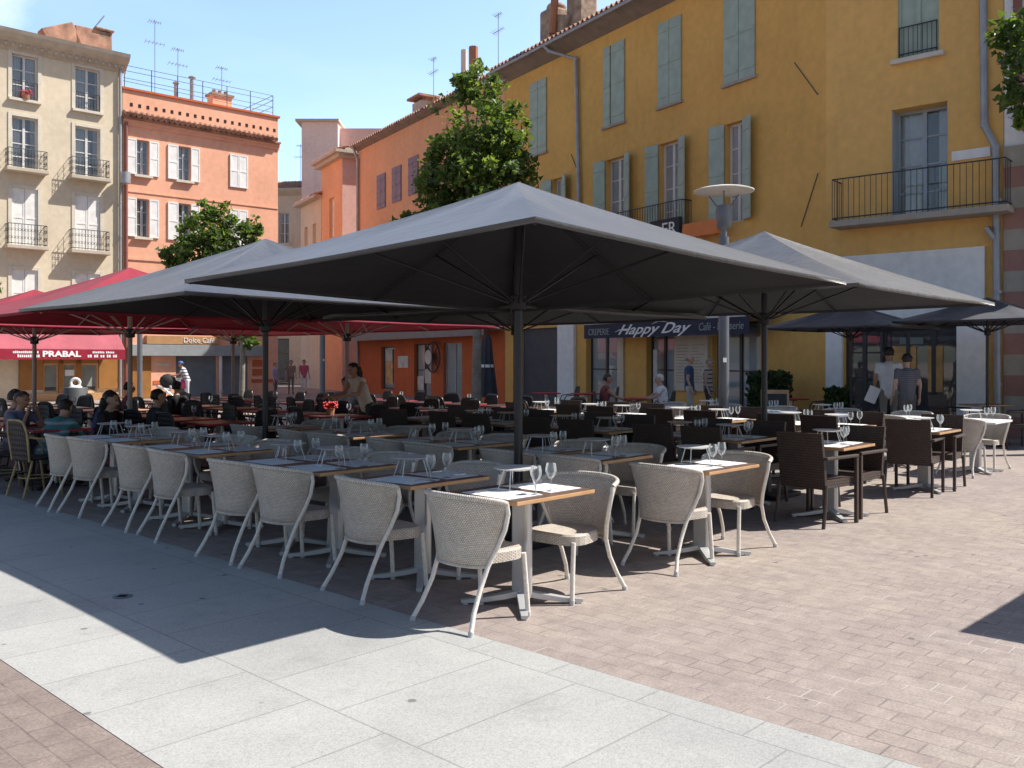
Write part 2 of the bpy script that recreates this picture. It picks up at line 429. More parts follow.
# ------------------------------------------------------------------ world, sun, camera
SUN = Vector((.785,.125,1.0)).normalized()
w = bpy.data.worlds.new('World'); scene.world = w; w.use_nodes = True
nt = w.node_tree; bg = nt.nodes['Background']
sky = nt.nodes.new('ShaderNodeTexSky'); sky.sky_type = 'NISHITA'; sky.sun_disc = False
sky.sun_elevation = math.asin(SUN.z); sky.sun_rotation = math.atan2(SUN.x, SUN.y)
sky.air_density = 1.0; sky.dust_density = 1.2; sky.ozone_density = 1.8
tc = nt.nodes.new('ShaderNodeTexCoord').outputs['Generated']
dv = nt.nodes.new('ShaderNodeVectorMath'); dv.operation = 'DISTANCE'; nt.links.new(tc, dv.inputs[0])
dv.inputs[1].default_value = Vector((-.545,.80,.38)).normalized()
cn = noise(nt, coords_out := tc, 9, 7, .6)
ma = nt.nodes.new('ShaderNodeMath'); ma.operation = 'MULTIPLY_ADD'; ma.inputs[1].default_value = .16; nt.links.new(cn, ma.inputs[0]); nt.links.new(dv.outputs['Value'], ma.inputs[2])
cm = ramp(nt, ma.outputs[0], [(.10, .75), (.19, 0)])
cs = nt.nodes.new('ShaderNodeTexNoise'); cs.inputs['Scale'].default_value = 3.2; cs.inputs['Detail'].default_value = 8
mp = nt.nodes.new('ShaderNodeMapping'); mp.inputs['Scale'].default_value = (1,1,3.5); nt.links.new(tc, mp.inputs['Vector']); nt.links.new(mp.outputs[0], cs.inputs['Vector'])
wisp = ramp(nt, cs.outputs['Fac'], [(.5, 0), (.85, .14)])
skc = mixc(nt, wisp, sky.outputs[0], (4.2,4.5,4.9))
skc = mixc(nt, cm, skc, (5.2,5.2,5.2))
dt = nt.nodes.new('ShaderNodeVectorMath'); dt.operation = 'DOT_PRODUCT'; nt.links.new(tc, dt.inputs[0]); dt.inputs[1].default_value = Vector((-.05,1,.12)).normalized()
hz = nt.nodes.new('ShaderNodeMapRange'); hz.interpolation_type = 'SMOOTHSTEP'; nt.links.new(dt.outputs['Value'], hz.inputs['Value'])
hz.inputs['From Min'].default_value = .35; hz.inputs['From Max'].default_value = .95; hz.inputs['To Min'].default_value = 1; hz.inputs['To Max'].default_value = 2.5
sm_ = nt.nodes.new('ShaderNodeVectorMath'); sm_.operation = 'SCALE'; nt.links.new(skc, sm_.inputs[0]); nt.links.new(hz.outputs[0], sm_.inputs['Scale'])
nt.links.new(sm_.outputs[0], bg.inputs['Color']); bg.inputs['Strength'].default_value = .078

sl = bpy.data.lights.new('sun', 'SUN'); sl.energy = 4.6; sl.angle = R(.53); sl.color = (1,.95,.87)
so = bpy.data.objects.new('sun', sl); COL.objects.link(so); so.rotation_euler = SUN.to_track_quat('Z','Y').to_euler(); so.location = (20,0,30)

cam = bpy.data.cameras.new('camera'); co = bpy.data.objects.new('camera', cam); COL.objects.link(co); scene.camera = co
co.location = (0,0,1.6); co.rotation_euler = (R(90),0,0); cam.sensor_width = 36; cam.lens = 914/1024*36
cam.shift_y = -24/1024; cam.clip_end = 2000; cam.clip_start = .05
scene.view_settings.view_transform = 'Standard'; scene.view_settings.look = 'None'; scene.view_settings.gamma = 1
scene.view_settings.exposure = .70
scene.cycles.use_denoising = True; scene.cycles.max_bounces = 6; scene.cycles.transparent_max_bounces = 12

# ------------------------------------------------------------------ ground
g = MB(); S = 400
g.face([(-S,-S,0),(S,-S,0),(S,S,0),(-S,S,0)])
go = g.build('ground', ground_mat(), fr=(0,0,GA)); go['kind'] = 'structure'
g = MB(); g.bb(1.655, 3.70, -60, 60, -.02, .004)
gb = g.build('pavement', granite_mat(), fr=(0,0,GA)); gb['kind'] = 'structure'

g = MB(); g.bb(-8, 1.651, -30, 30, -.02, .003)
gb = g.build('darker_paving', ground_mat('darker_pavers', .74), fr=(0,0,GA)); gb['kind'] = 'structure'  # same pavers as the ground, multiplied darker and slightly warmer on this strip

# ------------------------------------------------------------------ facades
def facade_wall(mb, x0, x1, z0, z1, holes, d=.22):
    xs = sorted({x0, x1, *[h[0] for h in holes], *[h[1] for h in holes]}); zs = sorted({z0, z1, *[h[2] for h in holes], *[h[3] for h in holes]})
    for i in range(len(xs)-1):
        for j in range(len(zs)-1):
            cx, cz = (xs[i]+xs[i+1])/2, (zs[j]+zs[j+1])/2
            if any(h[0] < cx < h[1] and h[2] < cz < h[3] for h in holes): continue
            mb.face([(xs[i],0,zs[j]),(xs[i+1],0,zs[j]),(xs[i+1],0,zs[j+1]),(xs[i],0,zs[j+1])])
    for (a, b, c, e) in holes:
        mb.face([(a,0,c),(a,0,e),(a,d,e),(a,d,c)]); mb.face([(b,0,c),(b,d,c),(b,d,e),(b,0,e)])
        mb.face([(a,0,e),(b,0,e),(b,d,e),(a,d,e)]); mb.face([(a,0,c),(a,d,c),(b,d,c),(b,0,c)])

def solid(mb, x0, x1, z1, depth, left=True, right=True, z0=0):
    if left: mb.face([(x0,0,z0),(x0,0,z1),(x0,depth,z1),(x0,depth,z0)])
    if right: mb.face([(x1,0,z0),(x1,depth,z0),(x1,depth,z1),(x1,0,z1)])
    mb.face([(x0,depth,z0),(x0,depth,z1),(x1,depth,z1),(x1,depth,z0)])
    mb.face([(x0,0,z1),(x1,0,z1),(x1,depth,z1),(x0,depth,z1)])

def window(b, x0, x1, z0, z1, fr=(0,0,0), d=.2, bars=3, fm='frame_white', pm='pane', leaves=2, sill=None, name='window'):
    m = MB(); t = .06; y0, y1 = d-.06, d
    m.bb(x0, x0+t, y0, y1, z0, z1); m.bb(x1-t, x1, y0, y1, z0, z1); m.bb(x0+t, x1-t, y0, y1, z1-t, z1); m.bb(x0+t, x1-t, y0, y1, z0, z0+t)
    for k in range(1, leaves):
        x = x0+(x1-x0)*k/leaves; m.bb(x-.045, x+.045, y0-.01, y1-.005, z0+t, z1-t)
    for k in range(1, bars):
        z = z0+(z1-z0)*k/bars
        for q in range(leaves):
            xa = x0+(x1-x0)*q/leaves+(.045 if q else t); xb = x0+(x1-x0)*(q+1)/leaves-(.045 if q < leaves-1 else t)
            m.bb(xa, xb, y0+.01, y1-.01, z-.018, z+.018)
    o = m.build(name, M[fm], b, fr=fr)
    real = pm in ('pane','pane_sky')
    p = MB(); p.bb(x0, x1, d-.028, d-.022, z0, z1); p.build('pane', M['pane_clear' if real else pm], o)
    if real:
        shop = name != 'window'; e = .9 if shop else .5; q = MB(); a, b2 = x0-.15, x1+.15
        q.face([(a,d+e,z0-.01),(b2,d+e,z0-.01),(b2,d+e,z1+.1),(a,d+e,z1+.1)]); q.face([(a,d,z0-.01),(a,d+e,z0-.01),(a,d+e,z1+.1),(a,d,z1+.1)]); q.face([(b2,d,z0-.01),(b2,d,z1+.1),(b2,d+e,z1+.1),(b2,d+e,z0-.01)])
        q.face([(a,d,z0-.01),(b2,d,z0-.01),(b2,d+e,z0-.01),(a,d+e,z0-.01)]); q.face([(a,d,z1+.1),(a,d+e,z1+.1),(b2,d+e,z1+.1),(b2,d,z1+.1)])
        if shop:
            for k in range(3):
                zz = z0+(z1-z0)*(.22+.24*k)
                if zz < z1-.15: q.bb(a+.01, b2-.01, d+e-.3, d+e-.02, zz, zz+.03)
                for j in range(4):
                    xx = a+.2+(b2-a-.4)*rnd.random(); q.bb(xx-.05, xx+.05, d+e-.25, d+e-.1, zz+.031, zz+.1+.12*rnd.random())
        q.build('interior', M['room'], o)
        if not shop:
            wd = (x1-x0)
            for (c0, c1) in ((x0, x0+wd*rnd.uniform(.2,.48)), (x1-wd*rnd.uniform(.12,.4), x1)):
                cu = MB(); n_ = 14
                for k in range(n_):
                    xa, xb = c0+(c1-c0)*k/n_, c0+(c1-c0)*(k+1)/n_; ya, yb_ = d+.05+.018*math.sin(k*1.7), d+.05+.018*math.sin((k+1)*1.7)
                    cu.face([(xa,ya,z0),(xb,yb_,z0),(xb,yb_,z1),(xa,ya,z1)])
                cu.build('curtain', M['curtain'], o, smooth=True)
    if sill:
        s_ = MB(); s_.bb(x0-.12, x1+.12, -.14, 0.0, z0-.1, z0); s_.build('sill', M[sill], o)
    return o

def shutter(b, x0, x1, z0, z1, m_, fr=(0,0,0), y=-.045, bat=True):
    m = MB(); m.bb(x0, x1, y, y+.035, z0, z1)
    if bat:
        for zz in (z0+.25, (z0+z1)/2, z1-.25): m.bb(x0+.02, x1-.02, y-.015, y-.001, zz-.04, zz+.04)
    else:
        for xx in (x0, x1-.05): m.bb(xx, xx+.05, y-.012, y-.001, z0, z1)
        for zz in (z0, (z0+z1)/2-.03, z1-.06): m.bb(x0+.05, x1-.05, y-.012, y-.001, zz, zz+.06)
    return m.build('shutter', M[m_], b, fr=fr)

def railing(x0, x1, z0, z1, dep, step=.11, curl=False):
    m = MB()
    pts = [(x0,0,0),(x0,-dep,0),(x1,-dep,0),(x1,0,0)]
    for zz in (z0+.06, z1):
        m.tube([(a,b,zz) for a,b,_ in pts], .016, 6)
    def run(a, b):
        L = (Vector(b)-Vector(a)).length; n = max(1, int(L/step))
        for i in range(n+1):
            p = Vector(a).lerp(Vector(b), i/n); m.tube([(p.x,p.y,z0),(p.x,p.y,z1)], .008, 5, False)
            if curl and i < n:
                q = Vector(a).lerp(Vector(b), (i+.5)/n); rr = L/n*.42
                for cz in (z0+(z1-z0)*.35, z0+(z1-z0)*.72):
                    m.tube([(q.x+(b[0]-a[0])/L*rr*math.cos(t), q.y+(b[1]-a[1])/L*rr*math.cos(t), cz+rr*math.sin(t)) for t in [k*math.pi/3 for k in range(7)]], .007, 4, False)
    run(pts[0], pts[1]); run(pts[1], pts[2]); run(pts[2], pts[3])
    return m

def balcony(b, x0, x1, z0, z1, dep, fr=(0,0,0), slab='cornice', step=.11, curl=False):
    s_ = MB(); s_.bb(x0-.06, x1+.06, -dep-.06, 0, z0-.14, z0); o = s_.build('balcony', M[slab], b, fr=fr, bevel=.015)
    railing(x0, x1, z0, z1, dep, step, curl).build('railing', M['iron'], o, smooth=True); return o

def tile_roof(b, x0, x1, z, depth, slope=.33, over=.45, fr=(0,0,0), pitch=.24, mat_='tile'):
    m = MB(); n = int((x1-x0)/pitch*6); ny = 10; k0 = len(m.v)
    for j in range(ny+1):
        y = -over + (depth+over)*j/ny
        for i in range(n+1):
            x = x0+(x1-x0)*i/n; c = math.sin(2*math.pi*(x-x0)/pitch); c = abs(c)**.6*math.copysign(1,c)
            m.v.append((x, y, z+slope*(y+over)+.055*c+.05+(rnd.random()-.5)*.012))
    for j in range(ny):
        for i in range(n):
            a = k0+j*(n+1)+i; m.f.append((a,a+1,a+n+2,a+n+1)); m.m.append(0); m.uv.append(None)
    o = m.build('roof', M[mat_], b, fr=fr)
    sd = o.modifiers.new('Solidify', 'SOLIDIFY'); sd.thickness = .03; sd.offset = -1
    zt = z+slope*(depth+over)
    bk = MB(); bk.face([(x0,depth,z-.2),(x0,depth,zt),(x1,depth,zt),(x1,depth,z-.2)])
    bk.face([(x0,0,z-.2),(x0,0,z+slope*over),(x0,depth,zt),(x0,depth,z-.2)]); bk.face([(x1,0,z-.2),(x1,depth,z-.2),(x1,depth,zt),(x1,0,z+slope*over)])
    bk.build('gable', M['cornice'], o)
    return o

def pipe(b, pts, r, m_, fr=(0,0,0)):
    m = MB(); m.tube(pts, r, 10)
    for p in pts[1:-1]: m.blob(p, r*1.25, 8)
    z = pts[-1][2]+.8
    while z < pts[-2][2]-.3:
        m.lathe([(r*1.2,-.03),(r*1.2,.03)], 10, (pts[-1][0], pts[-1][1], z)); z += 1.9
    return m.build('downpipe', M[m_], b, smooth=True, fr=fr)

def antenna(b, x, y, z, h, fr=(0,0,0)):
    m = MB(); m.tube([(x,y,z),(x,y,z+h)], .014, 5)
    for zz, L in ((h*.97,.5),(h*.72,.8)):
        m.tube([(x-L/2,y,z+zz),(x+L/2,y,z+zz)], .012, 4)
        for k in range(6):
            xx = x-L/2+L*k/5; m.tube([(xx,y-.16+.02*k,z+zz+.05),(xx,y+.16-.02*k,z+zz-.05)], .008, 4)
    return m.build('antenna', M['antenna'], b, fr=fr)

def ang(e): return math.atan2(e[1], e[0])

# ---- orange building with parapet (left)
H = thing('orange_building', 'sunlit orange building with white shutters and a railed roof terrace', 'building', (-15.9,37.3,0), ang((.75,.66)))
hol = [(.57,1.07,9.25,10.7),(2.3,2.83,9.25,10.7),(.57,1.07,6.68,8.27),(2.3,2.83,6.68,8.27),(2.2,4.0,0.02,1.77),(4.2,5.45,.02,1.77)]
m = MB(); facade_wall(m, .02, 6.9, 0, 12.67, hol+[(5.95,6.05,12.05,12.2)][:0]); solid(m, .02, 6.9, 12.67, 9); m.build('wall', M['orange'], H)
for (z0, z1) in ((9.25,10.7),(6.68,8.27)):
    for (a, b_, c, e) in ((.11,.57,1.07,1.47),(1.85,2.3,2.83,3.22)):
        shutter(H, a, b_-.01, z0, z1, 'sh_white', bat=False); shutter(H, c+.01, e, z0, z1, 'sh_white', bat=False)
        window(H, b_, c, z0, z1, d=.2, bars=3, fm='frame_grey', sill='trim')
    shutter(H, 4.59, 5.0, z0, z1, 'sh_white', bat=False); shutter(H, 5.01, 5.42, z0, z1, 'sh_white', bat=False)
m = MB()
m.extrude([(0,11.2),(-.06,11.22),(-.06,11.34),(-.12,11.36),(-.12,11.46),(0,11.46)], .02, 6.95); m.build('cornice', M['orange'], H)
m = MB(); m.extrude([(0,5.72),(-.04,5.72),(-.04,5.84),(0,5.84)], .02, 6.9); m.build('string_course', M['orange'], H)
m = MB(); m.extrude([(0,8.5),(-.03,8.5),(-.03,8.56),(0,8.56)], .02, 6.9); m.build('string_course', M['orange'], H)
m = MB(); n = 30
for k in range(n):                                     # row of projecting roof tiles under the parapet
    x = .12+k*6.75/n; m.tube([(x,.02,11.78),(x,-.34,11.6)], [.105,.1], 8)
m.bb(.02,6.95,-.22,0,11.47,11.54); m.build('tile_course', M['tile'], H, smooth=True)
m = MB()
for k in range(20): m.bb(.36+k*.335-.055,.36+k*.335+.055,-.012,.0,12.02,12.16)
m.build('vent_hole_row', M['dark'], H)  # flat near-black boxes on the wall paint the shade of the holes
m = MB(); m.bb(-.02,6.98,-.07,.25,12.671,12.76); m.build('coping', M['salmon_low'], H)
m = MB()
for zz in (12.95,13.2,13.5,13.72): m.tube([(.1,.2,zz+.12*(zz<13)),(6.75,.2,zz)], .014, 5)
for k in range(7): m.tube([(.15+k*1.1,.2,12.7),(.15+k*1.1,.2,13.72)], .018, 5)
for zz in (13.2,13.5,13.72): m.tube([(6.75,.2,zz),(6.75,6,zz)], .014, 5)
m.build('roof_railing', M['iron'], H)
for x, h in ((1.75,3.6),(2.75,2.6),(4.75,2.2)): antenna(H, x, 1.2, 12.66, h)
m = MB(); m.tube([(3.3,1,12.6),(3.3,1,14.0)], .1, 8); m.lathe([(0.0,.12),(.17,.02),(.17,0)], 8, (3.3,1,14.02)); m.build('flue', M['zinc'], H, smooth=True)
m = MB(); m.tube([(2.7,1.3,12.6),(2.7,1.3,13.7)], .09, 8); m.lathe([(0.0,.12),(.15,.02),(.15,0)], 8, (2.7,1.3,13.72)); m.build('flue', M['zinc'], H, smooth=True)
m = MB(); m.bb(4.2,5.1,.9,1.5,12.6,13.45); m.cm = 1; m.bb(4.12,5.18,.82,1.58,13.451,13.55)
for k in range(3): m.tube([(4.4+k*.27,1.2,13.55),(4.4+k*.27,1.2,13.75)], .1, 8)
m.build('chimney', [M['orange'], M['brick_rough']], H)
pipe(H, [(.12,-.09,11.3),(.12,-.09,6),(.12,-.09,.1)], .07, 'pipe_red')
m = MB(); m.bb(.9,4.05,-.25,-.004,2.26,2.62); fa = m.build('fascia', M['fascia_tan'], H, bevel=.01)
text('Dolce Café', .3, M['white_paint'], fa, (3.1,-.262,2.43))
m = MB(); m.bb(.2,6.1,-.3,-.004,1.77,2.235); m.build('fascia', M['fascia_grey'], H, bevel=.01)
for (a, b_) in ((2.2,4.0),(4.2,5.45)):
    m = MB(); m.bb(a,b_,.10,.14,.02,1.77); m.build('roller_shutter', M['roller'], H)
m = MB(); m.tube([(4.08,-.2,0),(4.08,-.2,1.77)], .075, 10); m.build('column', M['frame_white'], H, smooth=True)
m = MB(); m.bb(.35,1.15,-.03,-.002,.02,1.77); m.build('door', M['wood_door'], H)
m = MB(); m.bb(1.24,2.18,-.02,-.002,.58,.74); m.bb(5.6,6.75,-.02,-.002,.58,.74); m.build('dado_band', M['salmon_low'], H)
m = MB(); m.bb(1.38,1.9,-.03,-.002,1.36,1.48); m.build('nameplate', M['menu'], H)
m = MB(); m.bb(5.65,6.3,-.03,-.002,.9,1.2); m.bb(5.65,6.3,-.03,-.002,1.3,1.6); m.build('notice_board', M['salmon_low'], H)

# ---- cream building (far left)
I = thing('cream_building', 'cream building with iron balconies above a wood fronted shop', 'building', (-15.9,37.3,0), ang((.734,.679)))
bays = [(-8.6,-7.7),(-6.36,-5.44),(-4.08,-3.18),(-1.82,-.88)]
hol = []
for a, b_ in bays: hol += [(a,b_,11.52,13.2),(a,b_,8.85,10.85),(a,b_,5.9,8.13),(a,b_,3.3,5.03)]
hol += [(-2.98,-2.45,.35,1.45),(-2.28,-1.8,.35,1.45),(-1.62,-.98,.35,1.45),(-5.2,-4.5,.5,1.5)]
m = MB(); facade_wall(m, -9.5, 0, 0, 13.6, hol); solid(m, -9.5, 0, 13.6, 9); m.build('wall', M['cream'], I)
for a, b_ in bays:
    w1 = window(I, a, b_, 11.52, 13.2, d=.2, bars=3, fm='frame_white', pm='pane_sky', sill='trim')
    railing(a+.02, b_-.02, 11.56, 12.2, .02, .1).build('guard_rail', M['iron'], w1)
    window(I, a, b_, 8.85, 10.85, d=.22, bars=4, pm='pane_sky')
    balcony(I, a-.22, b_+.22, 8.84, 9.55, .42, curl=True)
    for q in (0, 1):
        xa = a+(b_-a)/2*q
        shutter(I, xa+.01, xa+(b_-a)/2-.005, 5.9, 8.13, 'sh_white2', y=.04, bat=False)
        shutter(I, xa+.01, xa+(b_-a)/2-.005, 3.3, 5.03, 'sh_white2', y=.04, bat=False)
    balcony(I, a-.22, b_+.22, 5.93, 6.72, .42, curl=True)
    for (z0, z1) in ((11.52,13.2),(8.85,10.85),(5.9,8.13),(3.3,5.03)):
        m = MB()
        for xx in (a-.13, b_+.005): m.bb(xx, xx+.125, -.03, -.001, z0, z1+.12)
        m.bb(a, b_, -.03, -.001, z1+.005, z1+.12); m.build('surround', M['trim'], I)
m = MB(); m.extrude([(0,13.3),(-.05,13.3),(-.08,13.42),(-.3,13.6),(-.42,13.66),(-.55,13.82),(-.6,13.95),(0,13.98),(.3,13.98),(.3,13.6),(0,13.6)], -9.5, .12)
for k in range(38): m.bb(-9.4+k*.25,-9.4+k*.25+.11,-.26,-.06,13.42,13.52)
m.build('cornice', M['cornice'], I)
tile_roof(I, -9.5, .1, 13.86, 4, slope=.2, over=.2)
m = MB(); m.bb(-1.5,-.05,1.0,1.6,13.9,15.2); m.box((-2.0,1.3,14.6),(1.3,.6,.9), ry=R(-25)); m.cm = 1; m.bb(-.75,.02,.9,1.7,15.201,15.3); m.bb(-.6,-.1,1,1.6,14.9,15.2)
m.build('chimney', [M['tile'], M['brick_rough']], I, bevel=.04)
m = MB(); m.tube([(-.9,1.2,15.0),(-.3,1.2,15.9)], .03, 5); m.build('flue', M['zinc'], I)
pipe(I, [(-.12,-.1,13.4),(-.12,-.1,8),(-.12,-.1,.1)], .06, 'zinc')
m = MB(); m.tube([(.03,-.35,8.9),(-.12,-.1,9.0)], .03, 6); m.lathe([(.0,-.3),(.2,-.25),(.2,.2),(.0,.22)], 10, (-.02,-.4,9.0)); m.build('wall_lamp', M['zinc'], I, smooth=True)
# shop front
m = MB()
for (a, b_) in ((-3.85,-3.0),(-.95,-.08)): m.bb(a,b_,-.10,-.004,.45,1.75)
for (a, b_) in ((-2.45,-2.28),(-1.8,-1.62)): m.bb(a,b_,-.10,-.004,.3,1.75)
m.bb(-2.98,-.98,-.10,-.004,1.46,1.75)
m.build('shop_front', M['wood_door'], I)
m = MB(); m.bb(-3.85,-.08,-.12,-.004,.0,.3); m.build('plinth', M['wood_edge'], I)
for (a, b_) in ((-2.98,-2.45),(-2.28,-1.8),(-1.62,-.98)):
    o = window(I, a, b_, .35, 1.45, d=.1, bars=1, leaves=1, fm='wood_edge', name='shop_window')
    m = MB(); m.bb(a+.06,b_-.06,.05,.062,.55,1.40); m.build('blind', M['blind'], o)
window(I, -5.2, -4.5, .5, 1.5, bars=1)
m = MB(); m.bb(-2.2,-1.85,.015,.02,.98,1.22); m.build('notice', M['paper'], I)
m = MB(); m.extrude([(-.01,2.85),(-1.0,2.02),(-1.0,1.98),(-.01,2.81)], -8.8, -.25); aw = m.build('awning', M['awn_red'], I)
m = MB(); m.bb(-8.8,-.25,-1.022,-1.004,1.62,2.0); va = m.build('valance', M['awn_red_d'], aw)
text('PRABAL', .30, M['white_paint'], aw, (-2.62,-1.03,1.82), sx=1.3, bold=.012)
def dashes(lines):
    m = MB()
    for (x0, z, words, h, ww) in lines:
        x = x0
        for n_ in words:
            for k in range(n_):
                hh = h*(.8+.2*rnd.random()); m.bb(x, x+ww*.72, -1.032, -1.024, z, z+hh); x += ww
            x += ww*.8
    return m
dashes([(-4.3,1.85,(13,),.09,.068),(-4.15,1.70,(11,),.11,.07),(-1.5,1.86,(7,5),.08,.065),(-1.68,1.70,(2,2,2,2,2),.11,.085)]).build('lettering', M['white_paint'], aw)

# ---- yellow building A+B
aA, aB = ang((.53,-.848)), ang((.758,-.652))
Y = thing('ochre_building', 'ochre yellow building with grey green shutters and a café awning', 'building', (-.25,33.5,0), aA)
FB = (14.32, 0, aB-aA)
up = [(1.72,2.72,8.75,11.25),(5.9,6.92,8.85,11.3),(8.45,9.42,8.87,11.25),(11.06,12.14,8.85,11.3)]
lo = [(3.05,3.7,5.2,7.7),(5.99,6.96,5.2,7.8),(8.48,9.34,5.2,7.8),(11.09,11.75,5.2,7.8)]
sf = [(1.1,3.4,.02,2.7),(4.95,6.6,.02,2.6),(7.9,9.1,.02,2.6),(10.6,12.3,.02,2.6)]
m = MB(); facade_wall(m, 0, 14.32, 0, 11.9, lo+sf, .28); solid(m, 0, 14.32, 11.9, 9, True, False); m.build('wall', M['ochre'], Y)
for k, (a, b_, z0, z1) in enumerate(up):
    c = (a+b_)/2-(.12 if k == 1 else 0)
    shutter(Y, a, c-.008-(.05 if k == 1 else 0), z0, z1, 'sh_green', y=-.05); shutter(Y, c+.008, b_, z0, z1, 'sh_green', y=-.05)
    m = MB(); m.bb(a-.06, b_+.06, -.09, -.001, z0-.09, z0-.01); m.build('sill', M['stone'], Y)
for (a, b_, z0, z1) in lo:
    window(Y, a, b_, z0, z1, d=.24, bars=4, leaves=2, fm='frame_white')
    w_ = .46
    for (px, s_) in ((a, -1), (b_, 1)):
        # opened leaves, swung most of the way back to the wall
        m = MB(); an = R(14 if s_ < 0 else 24); L = w_; cx = px+s_*L/2*math.cos(an); cy = -.05-L/2*math.sin(an)
        m.box((cx,cy,(z0+z1)/2), (L,.035,z1-z0), rz=-s_*an if s_ > 0 else an)
        for zz in (z0+.3,(z0+z1)/2,z1-.3): m.box((cx,cy-.02,zz), (L-.04,.03,.08), rz=-s_*an if s_ > 0 else an)
        m.build('shutter', M['sh_green'], Y)
# small iron balcony of the two middle windows
balcony(Y, 5.6, 9.8, 5.17, 6.0, .35, slab='stone')
tile_roof(Y, -.25, 14.6, 12.12, 5.5, .36, .6)
m = MB(); m.extrude([(0,11.72),(-.50,11.93),(-.58,11.95),(-.62,12.1),(0,12.06)], -.1, 14.5); m.build('eave', M['soffit'], Y)
m = MB(); m.tube([(-.1,-.64,12.0),(14.5,-.64,12.0)], .055, 8); m.build('gutter', M['zinc'], Y, smooth=True)
pipe(Y, [(3.47,-.62,12.0),(3.6,-.5,11.8),(4.55,-.1,11.35),(4.72,-.1,6),(4.72,-.1,3.2)], .065, 'zinc')
m = MB(); m.bb(.75,1.6,1.0,1.9,12.4,14.3); m.bb(2.15,2.95,1.2,2.0,12.4,15.4); m.box((1.9,1.4,13.4),(1.0,.8,.9), ry=R(20))
m.blob((1.2,1.45,14.4),.42,8,(1,1,.5)); m.blob((2.5,1.6,15.4),.36,8,(1,1,.6)); m.build('chimney', M['brick_rough'], Y, bevel=.08)
m = MB(); m.tube([(1.75,.9,13.2),(1.9,.9,14.5)], .14, 8); m.build('chimney_pot', M['terracotta'], Y, smooth=True)
m = MB(); m.tube([(4.15,-.02,8.35),(4.45,-.02,7.85)], .012, 5); m.tube([(13.4,-.02,8.8),(14.1,-.02,7.85)], .011, 5); m.tube([(13.6,-.02,4.8),(14.1,-.02,6.0)], .011, 5); m.build('wall_tie', M['iron'], Y)
# shop level
m = MB(); m.bb(1.1,3.4,.1,.13,.02,2.7); m.build('roller_shutter', M['roller_dark'], Y)
m = MB(); m.bb(3.5,4.42,-.12,-.004,0,3.1); m.build('pilaster', M['whitewall'], Y, bevel=.01)
for (a, b_) in ((4.95,6.6),(7.9,9.1),(10.6,12.3)):
    o = window(Y, a, b_, .02, 2.6, d=.26, bars=2, leaves=2, fm='iron', pm='pane', name='shop_window')
m = MB(); m.bb(6.62,6.9,-.06,-.004,.0,2.3); m.build('pilaster', M['cream2'], Y)
m = MB(); m.bb(8.3,8.48,-.08,-.004,.2,1.9); m.build('poster', M['poster_w'], Y)
m = MB(); m.bb(9.2,10.5,-.08,-.004,.75,2.28); me_ = m.build('menu_board', M['menu'], Y)
m = MB()
for k in range(13):
    z = 2.0-k*.085
    for x0 in (9.3, 9.9): m.bb(x0, x0+.25+.25*rnd.random(), -.086, -.0805, z, z+.02)
m.build('menu_line_rows', M['stone'], me_)
m = MB(); m.extrude([(-.01,3.05),(-1.0,2.72),(-1.0,2.66),(-.01,2.99)], 6.24, 12.9); aw = m.build('awning', M['awn_navy'], Y)
m = MB(); m.bb(6.24,12.9,-1.05,-1.0,2.66,2.74); m.build('awning_bar', M['frame_white'], aw)
m = MB(); m.bb(6.24,12.9,-1.035,-1.02,2.24,2.655); m.build('valance', M['awn_navy'], aw)
text('CREPERIE', .27, M['fascia_grey'], aw, (6.97,-1.042,2.42), sx=.9)
text('Happy Day', .40, M['white_paint'], aw, (9.3,-1.042,2.45), shear=.55, sx=1.6, bold=.004)
text('Café - Brasserie', .28, M['fascia_grey'], aw, (11.95,-1.042,2.44), shear=.15, sx=.86)
m = MB(); m.tube([(7.75,-1.044,2.40),(7.95,-1.044,2.46),(8.25,-1.044,2.44),(8.45,-1.044,2.47)], [.006,.016,.014,.004], 6); m.tube([(9.35,-1.044,2.58),(9.6,-1.044,2.65),(9.95,-1.044,2.63)], [.005,.014,.005], 6)
m.build('lettering_swash', M['white_paint'], aw)
m = MB(); m.bb(8.7,9.9,-.55,-.45,4.85,5.5); sg = m.build('sign', M['black_board'], Y); text('ER', .5, M['white_paint'], sg, (9.5,-.56,5.2), sx=1.1)
m = MB(); m.bb(10.1,11.4,-.62,-.45,4.85,5.25); m.build('sign', M['orange_sign'], Y, bevel=.03)
# --- facade B
hB = [(1.62,2.48,8.25,10.3),(1.49,2.66,4.72,7.17),(.42,2.85,.02,2.35)]
m = MB(); facade_wall(m, 0, 3.74, 0, 12.2, hB, .48); solid(m, 0, 3.74, 12.2, 8, False, True); m.build('wall', M['ochre2'], Y, fr=FB)
o = window(Y, 1.62, 2.48, 8.25, 10.3, fr=FB, d=.1, bars=1, leaves=2, fm='sh_green', pm='sh_green', sill='trim')
railing(1.66, 2.44, 8.3, 8.95, .02, .09).build('guard_rail', M['iron'], o)
window(Y, 1.49, 2.66, 4.72, 7.17, fr=FB, d=.46, bars=4, leaves=2, fm='frame_grey', pm='pane_sky', name='window')
m = MB(); m.bb(1.492,1.51,.02,.40,4.72,7.16); m.bb(2.64,2.658,.02,.40,4.72,7.16); m.build('jamb', M['frame_grey'], Y, fr=FB)
balcony(Y, .36, 3.9, 4.74, 5.68, .55, fr=FB, slab='stone', step=.12)
m = MB(); m.bb(.42,3.4,-.09,-.004,2.9,3.98); m.bb(.42,2.85,-.06,-.004,2.36,2.899); m.build('shop_surround', M['whitewall'], Y, fr=FB)
for (a, b_) in ((.03,.41),(2.86,3.42)):
    m = MB(); m.bb(a,b_,-.12,-.004,0,2.895); m.build('pilaster', M['whitewall'], Y, fr=FB, bevel=.01)
